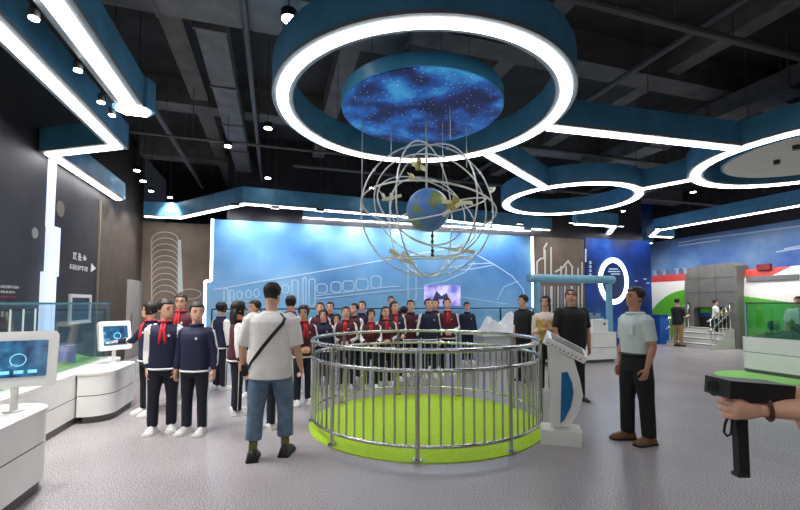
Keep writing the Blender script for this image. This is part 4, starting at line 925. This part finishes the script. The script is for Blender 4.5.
    cut = s.get('sleeve', {'jacket': .97, 'tee': .46, 'polo': .42, 'shirt': .40, 'blouse': .9}[kind]); sr = s.get('slw', {'jacket': 1.35, 'tee': 1.55, 'polo': 1.35, 'shirt': 1.3, 'blouse': 1.3}[kind])
    for sd in (-1, 1):
        full = [sh[sd] - (el[sd] - sh[sd]).normalized() * .01, sh[sd].lerp(el[sd], .5), el[sd], el[sd].lerp(wr[sd], .5), wr[sd]]; fr = [0, .25, .5, .75, 1.0]; rr = [.036 * B * (sr * .5 + .5), .028 * B * sr, .025 * B * sr, .0235 * B * sr, .021 * B * sr]
        P, Rr = [], []
        for i in range(5):
            if fr[i] <= cut + 1e-6: P.append(full[i]); Rr.append(rr[i])
            else:
                f = (cut - fr[i - 1]) / (fr[i] - fr[i - 1])
                if f > .02: P.append(full[i - 1].lerp(full[i], f)); Rr.append(rr[i - 1] + (rr[i] - rr[i - 1]) * f)
                break
        k.ball(sh[sd] + V(-sd * .01 * B, 0, .0), .041 * B * W); k.tube(P, Rr, 14)
    me = evalmesh(k, vc, 2, .4); tm = s.get('top_mat', NAVY)
    if kind == 'jacket':
        ip = part('jacket', me, [tm, CLW])
        for p in me.polygons:
            c = p.center; best = 9; 
            for sd in (-1, 1):
                for a, b in ((sh[sd], el[sd]), (el[sd], wr[sd])):
                    ax = b - a; f = max(0, min(1, (c - a).dot(ax) / ax.length_squared)); q = a + ax * f; dd = (c - q).length
                    if dd < .055 * B and (abs(c.x) > .095 * B or abs((q - sh[sd]).length) > .1 * B):
                        n = (c - q).normalized()
                        if n.dot(V(sd * .85, .5, 0)) > s.get('white_side', -.2) and not (b is wr[sd] and f > .7): p.material_index = 1
        if s.get('hemstripe', True):
            k = MB(); rr = sring(C(hemt + .02, R0[0][3]), R0[0][1] * B * W * 1.03, R0[0][2] * B * W * 1.03, 28); k.tube(rr, .008 * B, 6, closed=True); part('hem_stripe', solid(k), CLW, ip)
        k = MB(); rr = sring(C(.338, .004), .043 * B, .042 * B, 20); k.tube(rr, .014 * B, 8, closed=True); part('collar', solid(k), tm, ip)
    elif kind == 'blouse':
        ip = part('blouse', me, [tm, s.get('top_mat2', YELLOW)])
        for p in me.polygons:
            if abs(p.center.x) < .10 * B and p.center.y < .05 * B and p.center.z < hz + .25 * B and (p.center - el[-1]).length > .07 * B and (p.center - el[1]).length > .07 * B: p.material_index = 1
    else:
        ip = part({'tee': 't_shirt', 'polo': 'polo_shirt', 'shirt': 'shirt'}[kind], me, [tm])
        if kind in ('polo', 'shirt'):
            k = MB(); rr = sring(C(.325, .004), .049 * B, .047 * B, 20); k.tube(rr, .011 * B, 8, closed=True); part('collar', solid(k), tm, ip)
        if kind == 'shirt':
            k = MB(); rr = sring(C(.055, .003), .104 * B * W, .082 * B * W, 24); k.tube(rr, .010 * B, 6, closed=True); part('belt', solid(k), BLACK)
            k = MB(); q = C(.22) + V(.045 * B, -.074 * B * W, 0); k.box(q, (.055 * B, .012, .06 * B)); part('pocket', solid(k, False), tm, ip)
    if s.get('scarf'):
        k = MB(); rr = sring(C(.345, .002), .042 * B, .043 * B, 20); k.tube(rr, .010 * B, 8, closed=True)
        for sd in (-1, 1): k.tube([C(.33) + V(sd * .012 * B, -.055 * B, 0), C(.28) + V(sd * .010 * B, -.078 * B, 0), C(.21) + V(sd * .018 * B, -.084 * B, 0), C(.17) + V(sd * .024 * B, -.084 * B, 0)], [.008 * B, .011 * B, .012 * B, .005 * B], 8, asp=.5)
        part('neckerchief', solid(k), SCARF)
    if s.get('badge'):
        k = MB(); q = C(.235) + V(.045 * B, -.081 * B, 0); k.prism([(q.x + (.014 if i % 2 == 0 else .006) * B * math.cos(PI / 2 + PI * i / 5), q.z + (.014 if i % 2 == 0 else .006) * B * math.sin(PI / 2 + PI * i / 5)) for i in range(10)], q.y - .004, q.y + .02, axis='y'); part('chest_badge', solid(k, False), CLW, ip)
    if s.get('strap'):
        k = MB(); F = 1.03; ssd = s['strap']
        def tp_(t, ang):
            for q in range(len(R0) - 1):
                if R0[q][0] <= t <= R0[q + 1][0]: break
            a_, b_ = R0[q], R0[q + 1]; f = (t - a_[0]) / max(1e-6, b_[0] - a_[0]); w = a_[1] + (b_[1] - a_[1]) * f; d = a_[2] + (b_[2] - a_[2]) * f
            return C(t) + V(w * B * W * 1.06 * math.cos(ang), d * B * W * 1.10 * math.sin(ang), 0)
        pts = []
        for i in range(13):
            f = i / 12; t = .318 - f * .32; ang = PI / 2 - ssd * (PI * .30) + ssd * f * PI * .62 if True else 0
            pts.append(tp_(t, ang))
        pts = [C(.318) + V(ssd * .05 * B, -.03 * B, .006 * B)] + pts
        k.tube(pts, .011 * B, 8, asp=.35, ref=(0, 1, 0)); part('bag_strap', solid(k), BLACK)
        q = tp_(-.0, PI / 2 + ssd * PI * .45); k = MB(); k.box(q + V(-ssd * .02, -.02, -.02), (.05, .15, .11)); part('waist_bag', solid(k, False), BLACK)
    # shoes
    for sd in (-1, 1):
        a = ank[sd]; z0 = a.z - an; fy = s.get('toe', {}).get(sd, 0.0); Rz = Matrix.Rotation(math.radians(fy + sd * 8), 3, 'Z')
        k = MB(); k2 = MB(); F = h
        prof_ = [(.046, .026, .045), (.03, .032, .058), (.0, .032, .06), (-.035, .032, .047), (-.07, .036, .034), (-.098, .033, .026), (-.115, .018, .016)]
        rings = []
        for y, w, t in prof_: rings.append([V(a.x, a.y, z0) + Rz @ V(w * F * math.cos(2 * PI * i / 14) * (1 if math.sin(2 * PI * i / 14) <= 0 else .85), y * F, .012 * F + max(-.004 * F, t * F * math.sin(2 * PI * i / 14))) for i in range(14)][::-1])
        k.loft(rings); sm = part('shoe', solid(k), s.get('shoe', SHOEW))
        pl = [(Rz @ V(x * F * 1.1, y * F * 1.04, 0)) for x, y in [(w, y) for y, w, t in prof_] + [(-w, y) for y, w, t in prof_[::-1]]]
        k2.prism([(a.x + p.x, a.y + p.y) for p in pl], z0, z0 + .012 * F); part('sole', solid(k2, False), s.get('solem', SOLE), sm)
        if s.get('sock'):
            k = MB(); k.tube([V(a.x, a.y, a.z - .01), a.lerp(knee[sd], hem + .05)], [.024 * B, .026 * B], 12); part('sock', solid(k), s['sock'])
    return out
PCACHE = {}
def person(key, spec, loc, rz, label, group=None, scale=1.0, cat='person'):
    if key not in PCACHE: PCACHE[key] = build_person(spec)
    objs = []
    for name, me, par in PCACHE[key]:
        o = bpy.data.objects.new(name, me); COL.objects.link(o)
        if par is not None: o.parent = objs[par]
        objs.append(o)
    r = objs[0]; r.location = loc; r.rotation_euler = (0, 0, math.radians(rz)); r.scale = (scale,) * 3
    tag(r, label, cat, group); return r
def gp(u, Y): return Vector(((u - 400) / FPX * Y, Y, 0))
D = dict
kid = D(h=1.5, head=1.12, wide=1.0, scarf=True, badge=True, stripe=True, vox=.0095)
def mk(**k): d = dict(kid); d.update(k); return d
armR = D()   # poses
rest = {}
front = {sd: ((sd * .10, -.30, -1), (-sd * .35, -.9, -.25), (0, 0, -1), (-sd * .3, -1, 0), .7) for sd in (-1, 1)}
clasp = {sd: ((sd * .22, -.05, -1), (-sd * .75, -.55, -.35), (-sd * .2, .9, 0), (0, 0, 1), .6) for sd in (-1, 1)}
# students by the touch screen
person('boyA', mk(h=1.58, top_mat=NAVY, yaw=48, pitch=2, hair='short', white_side=-.75, arms={-1: ((-.10, .1, -1), (.05, -.25, -1)), 1: ((.12, .1, -1), (-.2, -.3, -1))}, legs={-1: ((-.05, -.05, -1), (-.01, .04, -1)), 1: ((.03, .06, -1), (.0, .05, -1))}), gp(166, 5.15), 18, 'student in navy jacket with white sleeve and red scarf beside the plain navy jacket boy')
person('boyA2', mk(h=1.55, top_mat=NAVY, yaw=-30, hair='bob', arms={-1: ((-.5, -.35, -.7), (-.75, -.5, -.05), (0, 0, -1), (0, 1, 0), .25), 1: ((.1, .05, -1), (0, -.1, -1))}), gp(151, 5.95), -35, 'student reaching a hand out towards the smaller touch screen')
person('boyB', mk(h=1.54, top_mat=NAVY, yaw=38, pitch=0, scarf=False, white_side=.62, wide=1.06), gp(197.5, 5.1), -4, 'boy in plain navy zip jacket with white hem, hands at his sides')
person('boyC', mk(h=1.68, head=1.05, top_mat=MAROON, yaw=12, glasses=True), gp(181, 6.6), 5, 'tall student with glasses behind the two boys in navy jackets')
person('kidD', mk(h=1.55, top_mat=NAVY, hair='bob', yaw=10, scarf=False), gp(222, 7.6), 150, 'student with back turned standing alone before the mural glowing edge')
person('girlE', mk(h=1.56, top_mat=MAROON, hair='long', yaw=20, white_side=-.1), gp(239, 5.95), 118, 'long haired student in maroon and white jacket beside the man in white')
person('kidF', mk(h=1.58, top_mat=NAVY, yaw=-20, arms=front), gp(255, 7.0), -25, 'student whose face shows just over the left shoulder of the man in white')
person('kidJ', mk(h=1.42, top_mat=NAVY, yaw=0, hair='bob'), gp(267, 5.25), 170, 'student hidden behind the man in white, trouser legs and trainers showing')
person('kidH', mk(h=1.66, top_mat=MAROON, yaw=20, hair='short', scarf=True), gp(291, 7.25), 165, 'student in red collar just past the right shoulder of the man in white')
person('girlI', mk(h=1.50, top_mat=MAROON, yaw=-25, hair='bob', arms=clasp), gp(304, 6.55), 30, 'girl in maroon jacket between the man in white and the railing')
# man in the white T-shirt, seen from behind
person('manG', D(h=1.75, head=1.0, wide=1.12, top='tee', top_mat=CLW, legs_cloth=JEANS, shoe=SHOEB, solem=SOLEB, sock=mat('sock_khaki', (110, 112, 70), .8), hem=.30, loose=1.15, flare=1.08, yaw=-16, pitch=4, hair='short', strap=-1, vox=.0085, top_hem=-.06, slw=1.7,
    arms={-1: ((-.22, .0, -1), (-.1, -.55, -.9), (.8, 0, 0), (0, -1, 0), .6), 1: ((.30, .0, -1), (.05, -.45, -.9), (-.8, 0, 0), (0, -1, 0), .5)}, legs={-1: ((-.10, -.13, -1), (-.02, .06, -1)), 1: ((.08, .10, -1), (.03, .10, -1))}), gp(272, 4.32), 186, 'man in loose white T-shirt and jeans with a black cross strap')
# students on the far side of the railing
base = {}
for nm, kw in D(n1=mk(top_mat=NAVY, yaw=0, pitch=-14, scarf=False), n2=mk(top_mat=NAVY, yaw=20, pitch=-10, arms=front), m1=mk(top_mat=MAROON, yaw=-15, pitch=-12, scarf=False), m2=mk(top_mat=MAROON, yaw=8, pitch=-16, arms=clasp), g1=mk(top_mat=MAROON, yaw=10, pitch=-8, hair='bob', arms=front), g2=mk(top_mat=NAVY, yaw=-12, pitch=-10, hair='bob', scarf=False)).items(): base[nm] = kw
def kidat(k, u, Y, h, rz, label): person(k, base[k], gp(u, Y), rz, label, 'students behind the railing', scale=h / 1.5)
kidat('m1', 320, 8.5, 1.55, 15, 'maroon jacket student in the back row directly behind the bob haired navy girl')
kidat('n2', 330, 9.2, 1.56, -25, 'navy jacket student with turned head in the back row behind the smallest girl')
kidat('g2', 323.5, 7.65, 1.42, 12, 'bob haired girl in navy jacket at the railing')
kidat('g1', 337, 8.05, 1.33, -8, 'smallest bob haired girl in maroon jacket, hands forward at the railing')
kidat('m2', 346, 7.75, 1.47, 0, 'student in maroon jacket with folded hands beside the smallest girl')
kidat('m1', 353.5, 8.55, 1.53, -20, 'student in maroon jacket peering between two front students at the railing')
kidat('n1', 361.5, 9.1, 1.58, -15, 'navy jacket student in the back row beneath the train windows of the mural')
kidat('g1', 371, 7.75, 1.42, 6, 'maroon jacket girl at the railing beneath the last train window')
kidat('m2', 386, 8.05, 1.47, 10, 'maroon jacket student right in front of the adult in dark green')
person('adultU', mk(h=1.70, head=1.0, top_mat=DGREEN, scarf=False, badge=False, stripe=False, hemstripe=False, white_side=2.0, legs_cloth=BLKC, shoe=SHOEB, pitch=-8), gp(391, 9.9), 0, 'adult in dark green jacket standing behind the students')
kidat('n2', 395, 8.5, 1.57, 12, 'navy jacket student just below the dark green adult, hands forward')
person('kidAB', mk(h=1.46, top_mat=NAVY, hair='bob', scarf=False), gp(404, 9.5), 160, 'student with back turned beside the dark green adult')
kidat('m1', 411, 9.05, 1.60, 22, 'maroon jacket student standing between the dark green adult and the tall pair')
kidat('n1', 429, 8.9, 1.63, 14, 'tall navy jacket student of the front pair below the inset picture')
kidat('m1', 435, 9.9, 1.63, -8, 'student half hidden behind the tall pair below the inset picture')
kidat('m2', 447.5, 9.15, 1.64, 0, 'tall maroon jacket student of the front pair below the inset picture')
person('boyAA', mk(h=1.56, top_mat=NAVY, scarf=False, white_side=2.0, pitch=-6), gp(467, 11.0), 10, 'boy in all navy standing alone before the white mountain model')
# adults to the right of the railing
person('manAC', D(h=1.70, wide=1.0, top='polo', top_mat=BLKC, legs_cloth=BLKC, shoe=SHOEB, yaw=-20, vox=.0095), gp(523, 8.3), -62, 'man in black with short hair standing before the mural glowing right edge')
person('womanAD', D(h=1.66, wide=.92, top='blouse', top_mat=PINK, top_mat2=YELLOW, legs_cloth=BLKC, shoe=SHOEW, hair='long', yaw=-18, pitch=-10, vox=.0095, arms={-1: ((-.15, -.1, -1), (.75, -.6, .25), (.2, .9, 0), (0, 0, 1), .5), 1: ((.15, -.1, -1), (-.65, -.6, .45), (-.2, .9, 0), (0, 0, 1), .5)}), gp(545, 7.35), -14, 'woman with long dark hair in a mustard and blush top')
person('manAE', D(h=1.77, wide=1.16, top='polo', top_mat=BLKC, legs_cloth=BLKC, shoe=SHOEB, yaw=-22, pitch=-28, glasses=True, skin=SKIN2, vox=.0095, arms={-1: ((-.25, -.1, -1), (.1, -.35, -1)), 1: ((.22, .02, -1), (-.05, -.2, -1))}), gp(571, 6.7), 4, 'stout man with glasses in a black polo shirt looking up behind the kiosk')
person('manAF', D(h=1.72, wide=1.0, top='shirt', top_mat=PALES, legs_cloth=BLKC, shoe=SHOET, solem=SOLEB, skin=SKIN2, yaw=-6, pitch=-6, hairm=HAIRB, vox=.0085, loose=1.12, arms={-1: ((-.1, -.05, -1), (.1, -.3, -1)), 1: ((.15, .10, -1), (-.05, -.32, -1))}, legs={-1: ((-.04, -.10, -1), (0, -.02, -1)), 1: ((.04, .07, -1), (0, .05, -1))}), gp(634, 4.78), -80, 'man in pale short sleeved shirt and black trousers with brown shoes')
person('personAG', D(h=1.70, wide=1.0, top='tee', top_mat=BLKC, legs_cloth=KHAKI, shoe=SHOEB, yaw=0, vox=.012, arms={sd: ((sd * .1, -.2, -1), (-sd * .3, -.9, .1), (0, 0, 1), (sd, 0, 0), .6) for sd in (-1, 1)}), gp(677, 14.9), 105, 'person in black top and khaki trousers before the green swoosh')
st_b = (hb0 + hb1) / 2
pst = RM(AT - 1.05, st_b - W * .0 - .45, .51)
pst = RM(AT - .73, st_b - .5, .512)
person('childAH', D(h=1.15, head=1.2, wide=1.05, top='tee', top_mat=CLW, legs_cloth=DNAVY, shoe=SHOEW, yaw=0, vox=.012), pst, 70, 'child in white top standing on the steps to the train doorway')
person('manAI', D(h=1.70, wide=1.1, top='tee', top_mat=CLW, legs_cloth=BLKC, shoe=SHOEB, yaw=-10, vox=.011), gp(798, 10.4), -60, 'person in white top behind the green glass tank')
# person holding the handheld camera (body beyond the frame's edge, forearms in view)
GY = 1.36; hp = at_y(741, 405, GY)
def sol(sh, tgt, l1, l2, pole):
    d = tgt - sh; L = min(d.length, (l1 + l2) * .999); n = d.normalized(); x = (l1 * l1 - l2 * l2 + L * L) / (2 * L); y = math.sqrt(max(0, l1 * l1 - x * x)); p = (Vector(pole) - n * Vector(pole).dot(n)).normalized()
    e = sh + n * x + p * y; return e - sh, (sh + n * L) - e
pl_loc = Vector((1.63, 1.33, 0)); H = 1.68; hzp = .525 * H
def tolocal(w): q = w - pl_loc; return Vector((-q.y, q.x, q.z))     # body turned by -90 degrees
for _ in (0,):
    hz_ = .045 * H + (.245 + .235) * H * .9992
    res = {}
    wrist = {1: at_y(761, 409, GY - .015), -1: at_y(797, 394, GY + .09)}
    for sd in (1, -1):
        shp = Vector((sd * .103 * H, .004 * H, hz_ + .282 * H)); u_, f_ = sol(shp, tolocal(wrist[sd]), .172 * H, .142 * H, (sd * .3, .2, -1)); res[sd] = (u_, f_)
person('photographer', D(h=H, top='tee', top_mat=BLKC, legs_cloth=JEANS, shoe=SHOEB, pitch=12, vox=.0042, dec=.3, sm=0,
    arms={1: (res[1][0], res[1][1], (-1, -.25, 0), (0, 0, 1), .95, (.1, -1, .08)), -1: (res[-1][0], res[-1][1], (1, 0, -.2), (0, 0, 1), .9, (.0, -1, -.3))}), pl_loc, -90, 'person holding a black handheld camera grip out with both arms')
fdir = res[1][1].normalized(); fw = Vector((fdir.y, -fdir.x, fdir.z)); w = wrist[1] - fw * .018; e_1 = fw.orthogonal().normalized(); e_2 = fw.cross(e_1)
br = MB(); br.tube([w + e_1 * (.033 * math.cos(t)) + e_2 * (.033 * math.sin(t)) for t in [2 * PI * i / 24 for i in range(24)]], .0065, 6, closed=True); bo_ = br.build('wrist_beads', mat('bead_brown', (88, 52, 40), .4)); bo_.parent = [o for o in bpy.data.objects if o.get('label', '').startswith('person holding a black handheld')][0]; bo_.matrix_parent_inverse = (Matrix.Translation(pl_loc) @ Matrix.Rotation(-PI / 2, 4, 'Z')).inverted()
gim = empty('handheld_camera', hp, 0, 'black handheld camera on a slim grip held in two hands', 'camera')
def gl(u, v, y=GY + .03): q = at_y(u, v, y); return Vector((q.x - hp.x, q.y - hp.y, q.z - hp.z))
k = MB(); a_, b_ = gl(740, 398), gl(740.5, 476); k.box(((a_ + b_) / 2), (.034, .026, (a_ - b_).length)); k.build('grip', BLACK, gim); k = MB(); k.box(b_ + Vector((0, 0, .006)), (.037, .03, .012)); k.build('grip_cap', mat('cap_black', (34, 30, 30), .5), gim)
a_, b_ = gl(728, 380), gl(774, 396); c_ = (a_ + b_) / 2
k = MB(); k.prism([(gl(714, 377).x, gl(714, 377).z), (gl(776, 382).x, gl(776, 382).z), (gl(775, 398).x, gl(775, 398).z), (gl(733, 398).x, gl(733, 398).z), (gl(726, 394).x, gl(726, 394).z), (gl(713, 394).x, gl(713, 394).z)], -.04, .07, axis='y'); shade_auto(k.build('camera_body', BLACK, gim), .5)
k = MB(); k.tube([gl(713, 388), gl(723, 388)], .026, 16); k.build('lens_barrel', mat('lens_black', (14, 14, 18), .2), gim, smooth=False); k = MB(); k.box(gl(752, 388) + Vector((0, -.042, 0)), (.05, .006, .03)); k.build('side_panel', mat('panel_dark', (50, 48, 52), .3), gim)
for u, v in ((738, 384), (744, 391), (764, 391)): k = MB(); k.ball(gl(u, v) + Vector((0, -.042, 0)), (.006, .004, .006), 8, 5); k.build('button', mat('button_grey', (120, 120, 124), .4), gim)
k = MB(); k.tube([gl(*q) for q in ((731, 408), (729, 414), (725, 424), (724, 432), (727, 436), (731, 434), (732, 424), (732, 413))], .0042, 6); k.build('wrist_strap', BLACK, gim, smooth=True)
